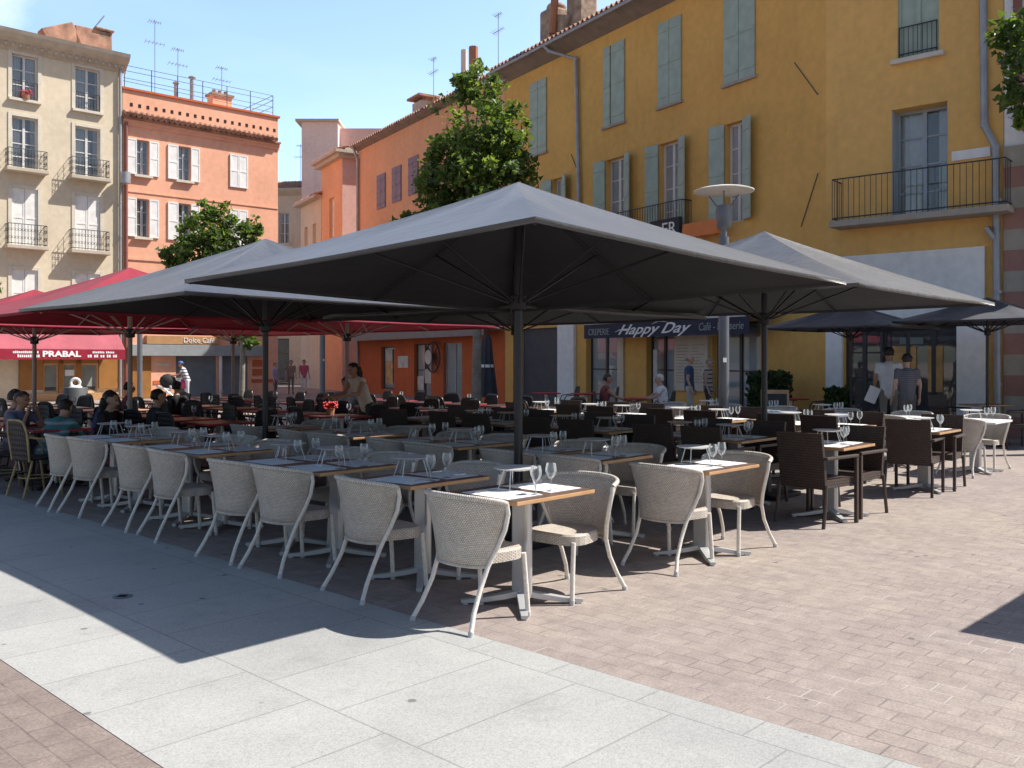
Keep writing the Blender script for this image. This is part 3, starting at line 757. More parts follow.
m = MB(); m.bb(2.75,3.5,-.05,-.004,5.85,6.05); m.build('wall_patch', M['whitewall'], Y, fr=FB)
o = window(Y, .42, 1.25, .02, 2.35, fr=FB, d=.2, bars=4, leaves=2, fm='iron', pm='pane_sky', name='shop_door')
o = window(Y, 1.25, 2.85, .02, 2.35, fr=FB, d=.26, bars=1, leaves=3, fm='iron', pm='pane', name='shop_window')
m = MB(); m.bb(1.45,1.95,.2,.215,1.1,1.9); m.bb(2.2,2.5,.2,.215,.9,1.9); m.build('poster', M['poster_y'], o)
m = MB(); m.bb(1.6,2.1,.19,.2,1.95,2.1); m.build('sign', M['blind'], o)
pipe(Y, [(3.35,-.1,12.0),(3.40,-.1,6.5),(3.62,-.12,6.0),(3.66,-.12,.3)], .075, 'zinc', fr=FB)
m = MB(); m.tube([(3.45,-.02,4.35),(3.5,-.35,4.3),(3.62,-.3,4.1)], .05, 8); m.build('overflow_pipe', M['zinc'], Y, smooth=True, fr=FB)

# ---- white and pink stone building at the right edge
J = thing('white_stone_building', 'white walled building on banded pink stone at the right edge', 'building', (7.34+.758*3.76, 21.37-.652*3.76, 0), aB)
m = MB(); facade_wall(m, 0, 2.9, 6.0, 12.4, []); solid(m, 0, 2.9, 12.4, 8, True, True, z0=6.0); m.build('wall', M['whitewall'], J)
m = MB(); n = 14
for k in range(n):
    m.cm = k % 2; z = 6.0*k/n; m.bb(0, 2.9, -.06 if k % 2 else -.05, 8, z, z+6.0/n)
m.build('stone_base', [M['pinkstone'], M['stone']], J)
pipe(J, [(.25,-.1,12.2),(.28,-.1,6.5),(.6,-.14,6.05),(.62,-.14,.2)], .085, 'pipe_red')

# ---- salmon building with mauve shutters (centre)
Cb = thing('salmon_building', 'salmon building with mauve shutters behind the tall plaza tree', 'building', (-7.6,45.3,0), aA)
wins = [(2.31,3.26,8.72,10.32),(4.02,4.98,8.78,10.38),(5.75,6.7,8.85,10.5),(7.6,8.55,8.9,10.5),(9.6,10.5,8.9,10.5),(11.6,12.5,8.9,10.5)]
sfC = [(2.71,4.2,.25,2.22),(6.25,7.88,.02,2.3),(9.0,10.6,.02,2.3)]
m = MB(); facade_wall(m, 0, 13.85, 2.7, 12.05, []); solid(m, 0, 13.85, 12.05, 9, True, True); m.build('wall', M['salmon'], Cb)
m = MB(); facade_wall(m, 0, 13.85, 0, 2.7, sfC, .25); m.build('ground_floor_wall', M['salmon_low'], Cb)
for (a, b_, z0, z1) in wins:
    for (dz) in (0, -3.6):
        c = (a+b_)/2; shutter(Cb, a, c-.01, z0+dz, z1+dz, 'sh_purple', y=-.05); shutter(Cb, c+.01, b_, z0+dz, z1+dz, 'sh_purple', y=-.05)
tile_roof(Cb, -.2, 13.84, 12.1, 5, .34, .45)
m = MB(); m.extrude([(0,11.95),(-.35,12.05),(-.42,12.14),(0,12.14)], -.1, 13.8); m.build('eave', M['soffit'], Cb)
m = MB(); m.bb(.03,13.8,-.85,-.004,2.72,2.95); m.extrude([(-.85,2.5),(-.9,2.5),(-.9,2.95),(-.85,2.95)], .03, 13.8); m.build('fascia', M['awn_grey'], Cb)
window(Cb, 2.71, 4.2, .25, 2.22, d=.2, bars=1, leaves=1, fm='iron', pm='pane', name='shop_window')
m = MB(); m.bb(3.0,3.75,.12,.135,.5,2.1); m.build('poster', M['poster_y'], Cb)
m = MB(); m.bb(3.0,3.75,.10,.115,1.55,2.1); m.build('poster', M['poster_w'], Cb)
m = MB(); m.bb(4.65,5.7,-.03,-.004,1.25,1.78)
m.build('notice_board', M['poster_w'], Cb)
window(Cb, 6.25, 7.88, .02, 2.3, d=.2, bars=2, leaves=2, fm='iron', pm='pane', name='shop_door')
m = MB(); m.bb(6.4,7.0,.1,.115,.3,.9); m.bb(7.1,7.7,.1,.115,.6,1.2); m.build('poster', M['poster_w'], Cb)
window(Cb, 9.0, 10.6, .02, 2.3, d=.2, bars=2, leaves=2, fm='frame_grey', pm='pane', name='shop_window')
m = MB(); m.tube([(8.43+.62*math.cos(t), -.2, 1.72+.62*math.sin(t)) for t in [k*math.pi/12 for k in range(25)]], .04, 6)
for k in range(8): m.tube([(8.43,-.2,1.72),(8.43+.62*math.cos(k*math.pi/4),-.2,1.72+.62*math.sin(k*math.pi/4))], .02, 5)
m.tube([(8.43,0,1.72),(8.43,-.2,1.72)], .05, 6)
o = m.build('iron_wheel', M['iron'], Cb)
m = MB(); m.lathe([(0,-.02),(.3,-.02),(.3,.02),(0,.02)], 20); 
for i_, v_ in enumerate(m.v): m.v[i_] = (8.2+v_[0], -.28+v_[2], 1.72+v_[1])
m.build('dial', M['poster_w'], o)
pipe(Cb, [(.2,-.4,12.1),(.1,-.1,11.5),(.1,-.1,7),(.1,-.1,.2)], .07, 'zinc')
m = MB(); m.bb(3.6,4.5,1.2,1.9,12.3,13.6); m.cm = 1; m.bb(3.4,4.7,1.0,2.1,13.75,13.85)
for k in (3.65,4.45): m.bb(k-.05,k+.05,1.3,1.8,13.6,13.75)
m.build('chimney', [M['cornice'], M['tile']], Cb)
antenna(Cb, 5.2, 1.5, 13, 2.4); antenna(Cb, 10.9, 1.5, 13, 2.6)
m = MB(); m.tube([(8.6,1.2,12.5),(8.6,1.2,14.7)], .14, 8); m.build('flue', M['pinkwall'], Cb, smooth=True)
m = MB(); m.tube([(9.4,1.2,12.5),(9.4,1.2,14.6)], .2, 8); m.build('flue', M['terracotta'], Cb, smooth=True)

# ---- narrow buildings of the street beyond
Db = thing('terracotta_corner_building', 'narrow terracotta and mauve corner building with deep stone cornice', 'building', (-10.4,49.9,0), ang((.50,-.866)))
L = 3.35
m = MB(); facade_wall(m, 0, L, 0, 12.2, [(1.3,2.1,8.0,10.2),(1.3,2.1,4.6,6.6)]); m.face([(0,0,0),(0,0,12.2),(0,8,12.2),(0,8,0)]); m.face([(0,0,12.2),(L,0,12.2),(L,8,12.2),(0,8,12.2)])
m.cm = 1; m.face([(L,0,0),(L,8,0),(L,8,12.2),(L,0,12.2)]); m.build('wall', [M['salmon'], M['mauve']], Db)
for z0, z1 in ((8.0,10.2),(4.6,6.6)): window(Db, 1.3, 2.1, z0, z1, fm='trim', pm='sh_white2', sill='trim')
m = MB(); m.bb(-.4,L+.45,-.5,8.2,12.2,12.34); m.bb(-.3,L+.3,-.3,8.1,12.0,12.199); m.build('cornice', M['cornice'], Db)
tile_roof(Db, -.35, L+.4, 12.34, 6, .22, .45)
m = MB(); m.tube([(L+.08,2.0,12),(L+.08,2.0,.2)], .06, 8); m.build('downpipe', M['zinc'], Db)
Eb = thing('ochre_street_building', 'low pale ochre house with sloping cornice in the side street', 'building', (-12.28,53.15,0), ang((.50,-.866)))
m = MB(); facade_wall(m, 0, 3.7, 0, 10.6, [(.7,1.3,7.2,9.2),(2.2,2.8,7.2,9.2),(.7,1.3,4.0,6.0),(2.2,2.8,4.0,6.0)]); solid(m, 0, 3.7, 10.6, 7); m.build('wall', M['cream2'], Eb)
for a in (.7, 2.2):
    for z in (7.2, 4.0): window(Eb, a, a+.6, z, z+2, fm='trim', pm='pane', sill='trim')
m = MB(); m.bb(-.2,3.9,-.45,.0,10.45,10.6); m.build('cornice', M['cornice'], Eb); tile_roof(Eb, -.2, 3.9, 10.6, 4, .3, .4)
Fb = thing('pale_pink_building', 'tall pale pink block rising behind the street roofs', 'building', (-13.35,58,0), 0)
m = MB(); facade_wall(m, 0, 2.3, 0, 16.7, []); solid(m, 0, 2.3, 16.7, 10); m.build('wall', M['pinkwall'], Fb)
m = MB(); facade_wall(m, 2.3, 11, 0, 16.45, []); 
m.face([(11,0,0),(11,10,0),(11,10,16.45),(11,0,16.45)]); m.face([(2.3,0,16.45),(11,0,16.45),(11,10,16.45),(2.3,10,16.45)])
m.build('wing_wall', M['mauve'], Fb, fr=(0,.6,0))
m = MB(); m.bb(-.35,2.4,-.25,10,16.701,16.85); m.build('cornice', M['cornice'], Fb)
m = MB(); m.bb(-.06,-.001,1,2,9,11.5); m.bb(-.06,-.001,1,2,12.5,15); m.build('shutter', M['sh_purple'], Fb)
Gb = thing('cream_street_building', 'cream stone house closing the end of the side street', 'building', (-17.8,60,0), ang((.95,-.12)))
hg = [(1.2,1.9,9.2,11.2),(2.6,3.3,9.2,11.2),(1.2,1.9,5.6,7.6),(2.6,3.3,5.6,7.6),(1.2,3.3,.02,3)]
m = MB(); facade_wall(m, 0, 4.6, 0, 12.6, hg); solid(m, 0, 4.6, 12.6, 8); m.build('wall', M['cream2'], Gb)
for h in hg[:4]: window(Gb, *h, sill='trim')
window(Gb, *hg[4], fm='iron', name='shop_window')
m = MB(); m.extrude([(0,12.3),(-.4,12.6),(-.4,12.75),(0,12.75)], -.2, 4.8); m.extrude([(0,8.3),(-.2,8.4),(-.2,8.5),(0,8.5)], 0, 4.6); m.build('cornice', M['cornice'], Gb)
tile_roof(Gb, -.2, 4.8, 12.7, 4, .3, .3)
antenna(Gb, 3.5, 1.5, 13, 3)
m = MB(); m.bb(.8,1.5,1,1.7,13,14.3); m.build('chimney', M['brick_rough'], Gb)

# ------------------------------------------------------------------ trees
def leaf_crown(blobs, n, size, seed):
    r = random.Random(seed); m = MB()
    wts = [b[3]*b[4]*b[5] for b in blobs]
    sub = []
    for b in blobs:                                  # leaf clumps on each bough
        for k in range(max(10, int(26*(b[3]*b[4]*b[5])**.5))):
            while True:
                d = Vector((r.uniform(-1,1), r.uniform(-1,1), r.uniform(-1,1)))
                if .25 < d.length < 1: break
            sub.append((b[0]+d.x*b[3], b[1]+d.y*b[4], b[2]+d.z*b[5], r.uniform(.16,.36)*(b[3]*b[4]*b[5])**.333, r.choice((0,0,1,1,2))))
    for i in range(n):
        s_ = r.choice(sub)
        d = Vector((r.gauss(0,1), r.gauss(0,1), r.gauss(0,1))).normalized()*(r.random()**.4)*s_[3]*1.25
        p = Vector(s_[:3])+d+Vector((0,0,-.1*d.length))
        a = Vector((r.gauss(0,1), r.gauss(0,1), r.gauss(0,.5)-.2)).normalized(); b = a.orthogonal().normalized()
        b = (Matrix.Rotation(r.uniform(0,6.28), 3, a) @ b).normalized(); s1 = size*r.uniform(.6,1.35); up = a.cross(b)*s1*.18
        m.cm = min(2, max(0, s_[4]+r.choice((-1,0,0,0,1))))
        m.face([p-b*s1*.5+up*.5, p+a*s1*.05, p+b*s1*.5+up*.5, p+a*s1*.9]) if r.random() < .5 else m.face([p-a*s1*.5, p-b*s1*.36+up, p+a*s1*.5, p+b*s1*.36+up])
    return m

def tree(label, loc, trunk, blobs, n, size, seed, group='plaza trees'):
    t = thing('plaza_tree', label, 'tree', loc, 0, group)
    r = random.Random(seed+1); m = MB()
    h, rad = trunk
    m.tube([(0,0,0),(.03,.02,h*.4),(-.02,.03,h*.75),(0.02,0,h)], [rad*1.25,rad,rad*.85,rad*.7], 10)
    for b in blobs:
        e = Vector((b[0],b[1],b[2])); s0 = Vector((0.0,0,min(h, max(h*.6, e.z-abs(b[0])-abs(b[1])-.5)))); mid = s0.lerp(e,.5)+Vector((r.uniform(-.1,.1),r.uniform(-.1,.1),.15))
        m.tube([s0,mid,e], [rad*.5,rad*.32,rad*.12], 6)
        for k in range(4):
            q = e+Vector((r.uniform(-1,1)*b[3]*.8, r.uniform(-1,1)*b[4]*.8, r.uniform(-.6,1)*b[5]*.8)); m.tube([mid.lerp(e,.5),q], [rad*.14,rad*.05], 4)
    m.build('trunk', M['bark'], t, smooth=True)
    leaf_crown(blobs, n, size, seed).build('crown', [M['leaf_a'],M['leaf_b'],M['leaf_c']], t)
    return t
# tall tree in front of the salmon building
tree('tall dense plaza tree rising behind the large central grey parasol', (-.98,25,0), (6.4,.115),
     [(0,0,8.0,1.15,1.15,1.0),(.1,0,9.0,.62,.7,.72),(-.75,.1,6.6,.95,1.1,.9),(.75,-.1,6.9,.95,1.1,.95),(.2,.2,6.1,1.3,1.2,.8),(-1.25,0,5.5,.75,.8,.5),(1.25,0,5.7,.7,.8,.6),(.95,0,8.0,.6,.7,.6),(-.35,0,9.3,.3,.4,.4),(-.3,-.2,4.9,1.2,1.1,.6),(.35,0,3.0,.35,.4,.3),(-.9,.1,7.4,.6,.7,.6),(.5,.1,7.6,.9,.9,.9),(-.2,0,7.0,1.3,1.2,1.0),(-1.75,0,5.3,.5,.5,.3),(-1.2,.1,6.3,.6,.7,.6),(1.2,0,6.5,.6,.7,.7)], 12500, .155, 3)
tree('smaller rounded plaza tree in front of the sunlit orange building', (-7.55,25.5,0), (4.2,.07),
     [(x-.75,y,z,a_,b_,c_) for (x,y,z,a_,b_,c_) in [(0,0,5.0,.85,.9,.8),(-.75,0,4.5,.6,.7,.55),(.75,0,4.6,.65,.7,.6),(.1,0,5.75,.5,.6,.45),(0,0,4.0,1.1,1,.55),(-1.0,0,3.9,.45,.5,.4),(1.05,0,5.1,.35,.4,.3),(.2,-.2,2.7,.6,.6,.3),(.9,0,2.25,.5,.4,.2),(-.4,.1,5.2,.7,.7,.6),(.5,0,5.2,.7,.7,.6),(0,0,4.5,1.2,1,.7),(-1.05,0,4.6,.4,.5,.4)]], 6500, .14, 11)
tree('plaza tree at the right edge, only its bright leaf tips in view', (10.1,15.6,0), (5.6,.14),
     [(-.9,0,7.4,.9,.9,.75),(-1.2,-.3,6.3,.75,.7,.45),(.4,.3,7.2,1.0,1,.9),(.2,-.3,8.2,.8,.8,.7),(.6,0,6.2,.9,.8,.5),(-1.05,0,5.75,.5,.5,.22)], 7500, .14, 23)
tree('plaza tree at the left edge with a few leaves in view', (-10.9,17.0,0), (3.6,.11),
     [(0,0,4.0,.9,.9,.8),(.85,0,3.2,.6,.6,.5),(.75,.2,4.0,.35,.4,.35)], 2600, .13, 31)

# ------------------------------------------------------------------ parasols
def parasol(name, label, group, loc, a, ze, zp, fab, pole_m, tilt=(0,0), pr=.035, rot=GA, hub_z=None, ribs='dark_metal'):
    t = thing(name, label, 'parasol', loc, rot, group)
    def zt(x, y): return tilt[0]*x+tilt[1]*y
    n = 7; m = MB(); K = 8*4
    per = []
    for s_ in range(4):
        for k in range(n):
            f_ = -1+2*k/n
            per.append({0:(f_,-1),1:(1,f_),2:(-f_,1),3:(-1,-f_)}[s_])
    N = len(per); ks = []; rings = [0.0,.06,.2,.4,.6,.8,1.0]
    for rr in rings[1:]:
        ks.append(len(m.v))
        for (x, y) in per:
            e = min(abs(x), abs(y))                      # 0 mid edge, 1 corner
            sag = .055*math.sin(math.pi*rr)*(1-abs(2*e-1))
            z = zp-(zp-ze)*(rr**.93)-sag-(.012*(1-e) if rr == 1 else 0)
            px, py = x*a*rr, y*a*rr
            if rr == 1: px *= 1-.012*(1-e**2); py *= 1-.012*(1-e**2)
            m.v.append((px, py, z+zt(px, py)))
    c = len(m.v); m.v.append((0,0,zp))
    for j in range(N): m.f.append((c, ks[0]+j, ks[0]+(j+1)%N)); m.m.append(0); m.uv.append(None)
    for i in range(len(ks)-1):
        for j in range(N):
            j2 = (j+1) % N; m.f.append((ks[i]+j, ks[i+1]+j, ks[i+1]+j2, ks[i]+j2)); m.m.append(0); m.uv.append(None)
    k2 = len(m.v)                                        # hem
    for j in range(N): v_ = m.v[ks[-1]+j]; m.v.append((v_[0], v_[1], v_[2]-.035))
    for j in range(N): j2 = (j+1) % N; m.f.append((ks[-1]+j, k2+j, k2+j2, ks[-1]+j2)); m.m.append(0); m.uv.append(None)
    o = m.build('canopy', M[fab], t, smooth=True)
    if fab == 'grey_fabric': o.data.materials.append(M['grey_lining'])
    sd = o.modifiers.new('Solidify','SOLIDIFY'); sd.thickness = .004; sd.material_offset = 1 if fab == 'grey_fabric' else 0
    m = MB(); m.tube([(0,0,.06),(0,0,zp-.02)], pr, 12); m.build('pole', M[pole_m], t, smooth=True)
    m = MB(); m.box((0,0,.03),(.62,.62,.05)); m.lathe([(.09,.055),(.075,.3),(.05,.32),(.05,.055)], 12); m.build('base_plate', M['dark_metal'], t, bevel=.006)
    hz = hub_z or ze-.2
    m = MB(); m.lathe([(pr,-.07),(pr+.035,-.06),(pr+.035,.06),(pr,.07)], 12, (0,0,hz)); m.build('hub', M['dark_metal'], t, smooth=True)
    m = MB(); m.lathe([(pr,-.06),(pr+.03,-.05),(pr+.03,.05),(pr,.06)], 12, (0,0,zp-.12)); m.build('top_hub', M['dark_metal'], t, smooth=True)
    for (x, y) in ((1,1),(1,-1),(-1,1),(-1,-1),(1,0),(-1,0),(0,1),(0,-1)):
        m = MB(); e = Vector((x*a*.985, y*a*.985, ze-.035+zt(x*a,y*a))); s0 = Vector((x*.06,y*.06,zp-.1)); m.tube([s0, s0.lerp(e,.5)-Vector((0,0,.012)), e], .012, 6)
        rb = m.build('rib', M[ribs], t)
        m = MB(); q = s0.lerp(e,.52)-Vector((0,0,.02)); m.tube([(x*.06,y*.06,hz), q], .011, 6); m.blob(q, .022, 6); m.build('strut', M[ribs], rb)
    return t

GP = 'grey parasols over the tables'; RP = 'red parasols at the left terrace'; NP = 'small navy parasols by the shop'
tl = .036
parasol('patio_parasol', 'large grey square parasol nearest the camera, in the centre', GP, P(5.47,5.84), 2.05, 2.30, 3.16, 'grey_fabric', 'pole_grey', (-tl*.7,-tl*.7), .038)
parasol('patio_parasol', 'grey square parasol right of the centre one, nearest the brown wicker chairs', GP, P(5.27,9.87), 1.95, 2.28, 3.12, 'grey_fabric', 'pole_grey')
parasol('patio_parasol', 'grey square parasol left of the centre, over the far end of the front row', GP, P(9.58,5.84), 2.04, 2.2, 3.04, 'grey_fabric', 'pole_grey')
parasol('patio_parasol', 'grey square parasol hidden behind the central one', GP, P(9.0,9.55), 1.95, 2.22, 3.02, 'grey_fabric', 'pole_grey')
parasol('patio_parasol', 'red square parasol directly behind the left grey parasol', RP, P(13.5,5.95), 1.95, 2.2, 2.98, 'red_fabric', 'pole_pale', ribs='pole_pale')
parasol('patio_parasol', 'red square parasol at the far left by the awning shop', RP, P(17.4,5.95), 1.95, 2.15, 2.86, 'red_fabric', 'pole_pale', ribs='pole_pale')
parasol('patio_parasol', 'red square parasol in the middle of the rear terrace, before the street', RP, P(13.3,9.75), 1.95, 2.2, 2.9, 'red_fabric', 'pole_pale', ribs='pole_pale')
parasol('patio_parasol', 'red square parasol farthest back, before the orange building', RP, P(17.5,9.9), 1.95, 2.2, 2.9, 'red_fabric', 'pole_pale', ribs='pole_pale')
parasol('patio_parasol', 'small navy parasol between the grey parasol and the shop door', NP, (6.86,18.5,0), 1.29, 2.25, 2.74, 'navy_fabric', 'pole_grey', pr=.025)
parasol('patio_parasol', 'small navy parasol at the right edge before the white pilaster', NP, (8.95,17.2,0), 1.29, 2.33, 2.78, 'navy_fabric', 'pole_grey', pr=.025)
# the neighbour just outside the frame whose shade falls on the paving at the right
parasol('patio_parasol', 'grey square parasol just outside the picture on the right', GP, P(-1.25,9.1), 1.95, 2.28, 3.1, 'grey_fabric', 'pole_grey')

# ------------------------------------------------------------------ chairs
def rattan_chair():
    t = thing('rattan_chair', '', 'chair', (0,0,0), 0, 'beige rattan tub chairs')
    nu, nv = 28, 9
    def top(a):
        f_ = a*R(90); return Vector((.312*math.copysign(abs(math.sin(f_))**.92, f_), -.07-.20*max(0,math.cos(f_))**.9, .748+.045*max(0,math.cos(f_))**.6))
    def bot(a):
        f_ = a*R(90); return Vector((.203*math.sin(f_), -.12-.10*math.cos(f_), .372))
    def pt(a, s_):
        p = bot(a).lerp(top(a), s_); bulge = .022*math.sin(math.pi*s_); d = Vector((p.x,p.y+.02,0)).normalized()
        return p-d*bulge*(.4)+Vector((.012*math.sin(math.pi*s_)*abs(a)**3*(1 if a > 0 else -1),.024*math.sin(math.pi*s_)*abs(a)**3,0))
    m = MB()
    for i in range(nu):
        for j in range(nv):
            a0, a1 = -1+2*i/nu, -1+2*(i+1)/nu; s0, s1 = j/nv, (j+1)/nv
            m.face([pt(a0,s0),pt(a1,s0),pt(a1,s1),pt(a0,s1)], [(i/nu,s0),((i+1)/nu,s0),((i+1)/nu,s1),(i/nu,s1)])
    me = m.mesh('backrest', M['rattan'])
    bm = bmesh.new(); bm.from_mesh(me); bmesh.ops.remove_doubles(bm, verts=bm.verts, dist=1e-5); bm.to_mesh(me); bm.free()
    me.polygons.foreach_set('use_smooth', [True]*len(me.polygons))
    o = bpy.data.objects.new('backrest', me); COL.objects.link(o); o.parent = t
    sd = o.modifiers.new('Solidify','SOLIDIFY'); sd.thickness = .012; sd.offset = 0
    m = MB(); m.tube([top(-1+2*i/24) for i in range(25)], .0165, 10); m.build('top_rim', M['rattan_rim'], t, smooth=True)
    m = MB(); m.tube([bot(-1+2*i/14) for i in range(15)], .012, 8); m.build('lower_rim', M['rattan_rim'], t, smooth=True)
    # seat: rounded pad with a woven apron
    out = []
    for k in range(28):
        a = 2*math.pi*k/28; c, s_ = math.cos(a), math.sin(a)
        yy = .02+(.225 if s_ > 0 else .19)*math.copysign(abs(s_)**.55, s_); out.append((.222*math.copysign(abs(c)**.55, c)*(1 if yy > .1 else 1-.12*min(1,(.1-yy)/.15)-.2*max(0,(-.05-yy)/.12)), yy))
    m = MB()
    for (f0, z0, f1, z1) in ((1,.375,1,.435),(1,.435,.96,.447),(.96,.447,.5,.444)):
        for k in range(28):
            p0, p1 = out[k], out[(k+1)%28]
            m.face([(p0[0]*f0,.02+(p0[1]-.02)*f0,z0),(p1[0]*f0,.02+(p1[1]-.02)*f0,z0),(p1[0]*f1,.02+(p1[1]-.02)*f1,z1),(p0[0]*f1,.02+(p0[1]-.02)*f1,z1)],
                   [(k/14,z0*2.8),((k+1)/14,z0*2.8),((k+1)/14,z1*2.8+(1-f1)*.7),(k/14,z1*2.8+(1-f1)*.7)])
    m.face([(p[0]*.5,.02+(p[1]-.02)*.5,.444) for p in out], [(p[0]*1.2+.5,p[1]*1.2+.5) for p in out]); m.face([(p[0],p[1],.375) for p in reversed(out)])
    m.build('seat', M['rattan'], t, smooth=True)
    for s_ in (-1, 1):
        m = MB(); m.tube([(.312*s_,-.07,.748),(.311*s_,-.056,.69),(.287*s_,-.058,.59),(.249*s_,-.085,.48),(.216*s_,-.128,.375),(.208*s_,-.185,.25),(.222*s_,-.255,.12),(.25*s_,-.308,.02)], .0148, 9)
        m.cm = 1; m.tube([(.25*s_,-.303,.03),(.251*s_,-.311,.0)], .018, 9); m.build('leg', [M['rattan_leg'],M['foot']], t, smooth=True)
        m = MB(); m.tube([(.195*s_,.215,.40),(.2*s_,.232,.2),(.205*s_,.245,.02)], .016, 9); m.cm = 1; m.tube([(.205*s_,.244,.03),(.205*s_,.245,0)], .018, 9)
        m.build('leg', [M['rattan_leg'],M['foot']], t, smooth=True)
    return t

def square_chair(wm, lm):
    t = thing('wicker_armchair', '', 'chair', (0,0,0), 0, 'dark brown wicker armchairs')
    m = MB(); zs = [.36,.5,.65,.8,.9]
    def yb(z): return -.235-.075*((z-.36)/.54)**1.3
    for i in range(4):
        for j in range(4):
            z0, z1 = zs[i], zs[i+1]; x0, x1 = -.25+.125*j, -.125+.125*j
            for dy, fl in ((-.018,0),(.018,1)):
                q = [(x0,yb(z0)+dy,z0),(x1,yb(z0)+dy,z0),(x1,yb(z1)+dy,z1),(x0,yb(z1)+dy,z1)]; u = [(x0+.5,z0),(x1+.5,z0),(x1+.5,z1),(x0+.5,z1)]
                m.face(q[::-1] if fl else q, u[::-1] if fl else u)
    for i in range(4):
        for x in (-.25,.25): m.face([(x,yb(zs[i])-.018,zs[i]),(x,yb(zs[i+1])-.018,zs[i+1]),(x,yb(zs[i+1])+.018,zs[i+1]),(x,yb(zs[i])+.018,zs[i])])
    m.face([(-.25,yb(.9)-.018,.9),(.25,yb(.9)-.018,.9),(.25,yb(.9)+.018,.9),(-.25,yb(.9)+.018,.9)])
    m.build('backrest', M[wm], t)
    m = MB(); x0, x1, y0, y1, z0, z1 = -.245,.245,-.22,.27,.37,.445
    m.face([(x0,y0,z1),(x1,y0,z1),(x1,y1,z1),(x0,y1,z1)], [(0,0),(.5,0),(.5,.5),(0,.5)])
    for a, b_ in (((x0,y1),(x0,y0)),((x1,y0),(x1,y1)),((x1,y1),(x0,y1)),((x0,y0),(x1,y0))): m.face([(*a,z0),(*b_,z0),(*b_,z1),(*a,z1)], [(0,0),(.5,0),(.5,.07),(0,.07)])
    m.face([(x0,y0,z0),(x0,y1,z0),(x1,y1,z0),(x1,y0,z0)]); m.build('seat', M[wm], t)
    for s_ in (-1, 1):
        m = MB(); m.box((.268*s_,.0,.66),(.045,.56,.03)); m.build('armrest', M[lm], t, bevel=.008)
        m = MB(); m.box((.268*s_,.262,.3225),(.034,.036,.645)); m.build('leg', M[lm], t, bevel=.005)
        m = MB(); m.tube([(.255*s_,-.25,.40),(.262*s_,-.275,.2),(.265*s_,-.31,0)], .018, 8); m.build('leg', M[lm], t)
    return t

def bistro_chair(name, wm, lm, group):
    t = thing(name, '', 'chair', (0,0,0), 0, group)
    m = MB(); nu, nv = 12, 8
    def pt(u, v):
        w_ = .2+.03*v-.07*max(0,v-.75)*4*abs(u)**4*.5; a = u*R(48); z = .42+.48*v*(1-.16*abs(u)**4*v)
        return (w_*math.sin(a)/math.sin(R(48)), -.13-.09*math.cos(a)-.05*v, z)
    for i in range(nu):
        for j in range(nv):
            u0, u1, v0, v1 = -1+2*i/nu, -1+2*(i+1)/nu, j/nv, (j+1)/nv
            m.face([pt(u0,v0),pt(u1,v0),pt(u1,v1),pt(u0,v1)], [(i/nu,v0),((i+1)/nu,v0),((i+1)/nu,v1),(i/nu,v1)])
    o = m.build('backrest', M[wm], t, smooth=True); sd = o.modifiers.new('Solidify','SOLIDIFY'); sd.thickness = .014
    m = MB(); m.tube([pt(-1,0)]+[pt(-1,k/5) for k in range(1,6)]+[pt(-1+2*k/10,1) for k in range(1,10)]+[pt(1,1-k/5) for k in range(6)], .014, 7); m.build('back_frame', M[lm], t, smooth=True)
    m = MB(); m.lathe([(0,.43),(.21,.43),(.225,.445),(.22,.46),(0,.455)], 20); m.build('seat', M[wm], t, smooth=True)
    for s_ in (-1, 1):
        m = MB(); m.tube([(.2*s_,-.2,.70),(.27*s_,-.05,.68),(.27*s_,.12,.66),(.22*s_,.18,.55),(.19*s_,.16,.44)], .013, 7); m.build('armrest', M[lm], t, smooth=True)
        m = MB(); m.tube([(.18*s_,.13,.43),(.21*s_,.2,0)], .014, 7); m.build('leg', M[lm], t, smooth=True)
        m = MB(); m.tube([(.17*s_,-.14,.43),(.2*s_,-.26,0)], .014, 7); m.build('leg', M[lm], t, smooth=True)
    m = MB(); m.tube([(.18*math.cos(k*math.pi/8),.18*math.sin(k*math.pi/8)-.02,.22) for k in range(17)], .008, 5); m.build('stretcher', M[lm], t)
    return t

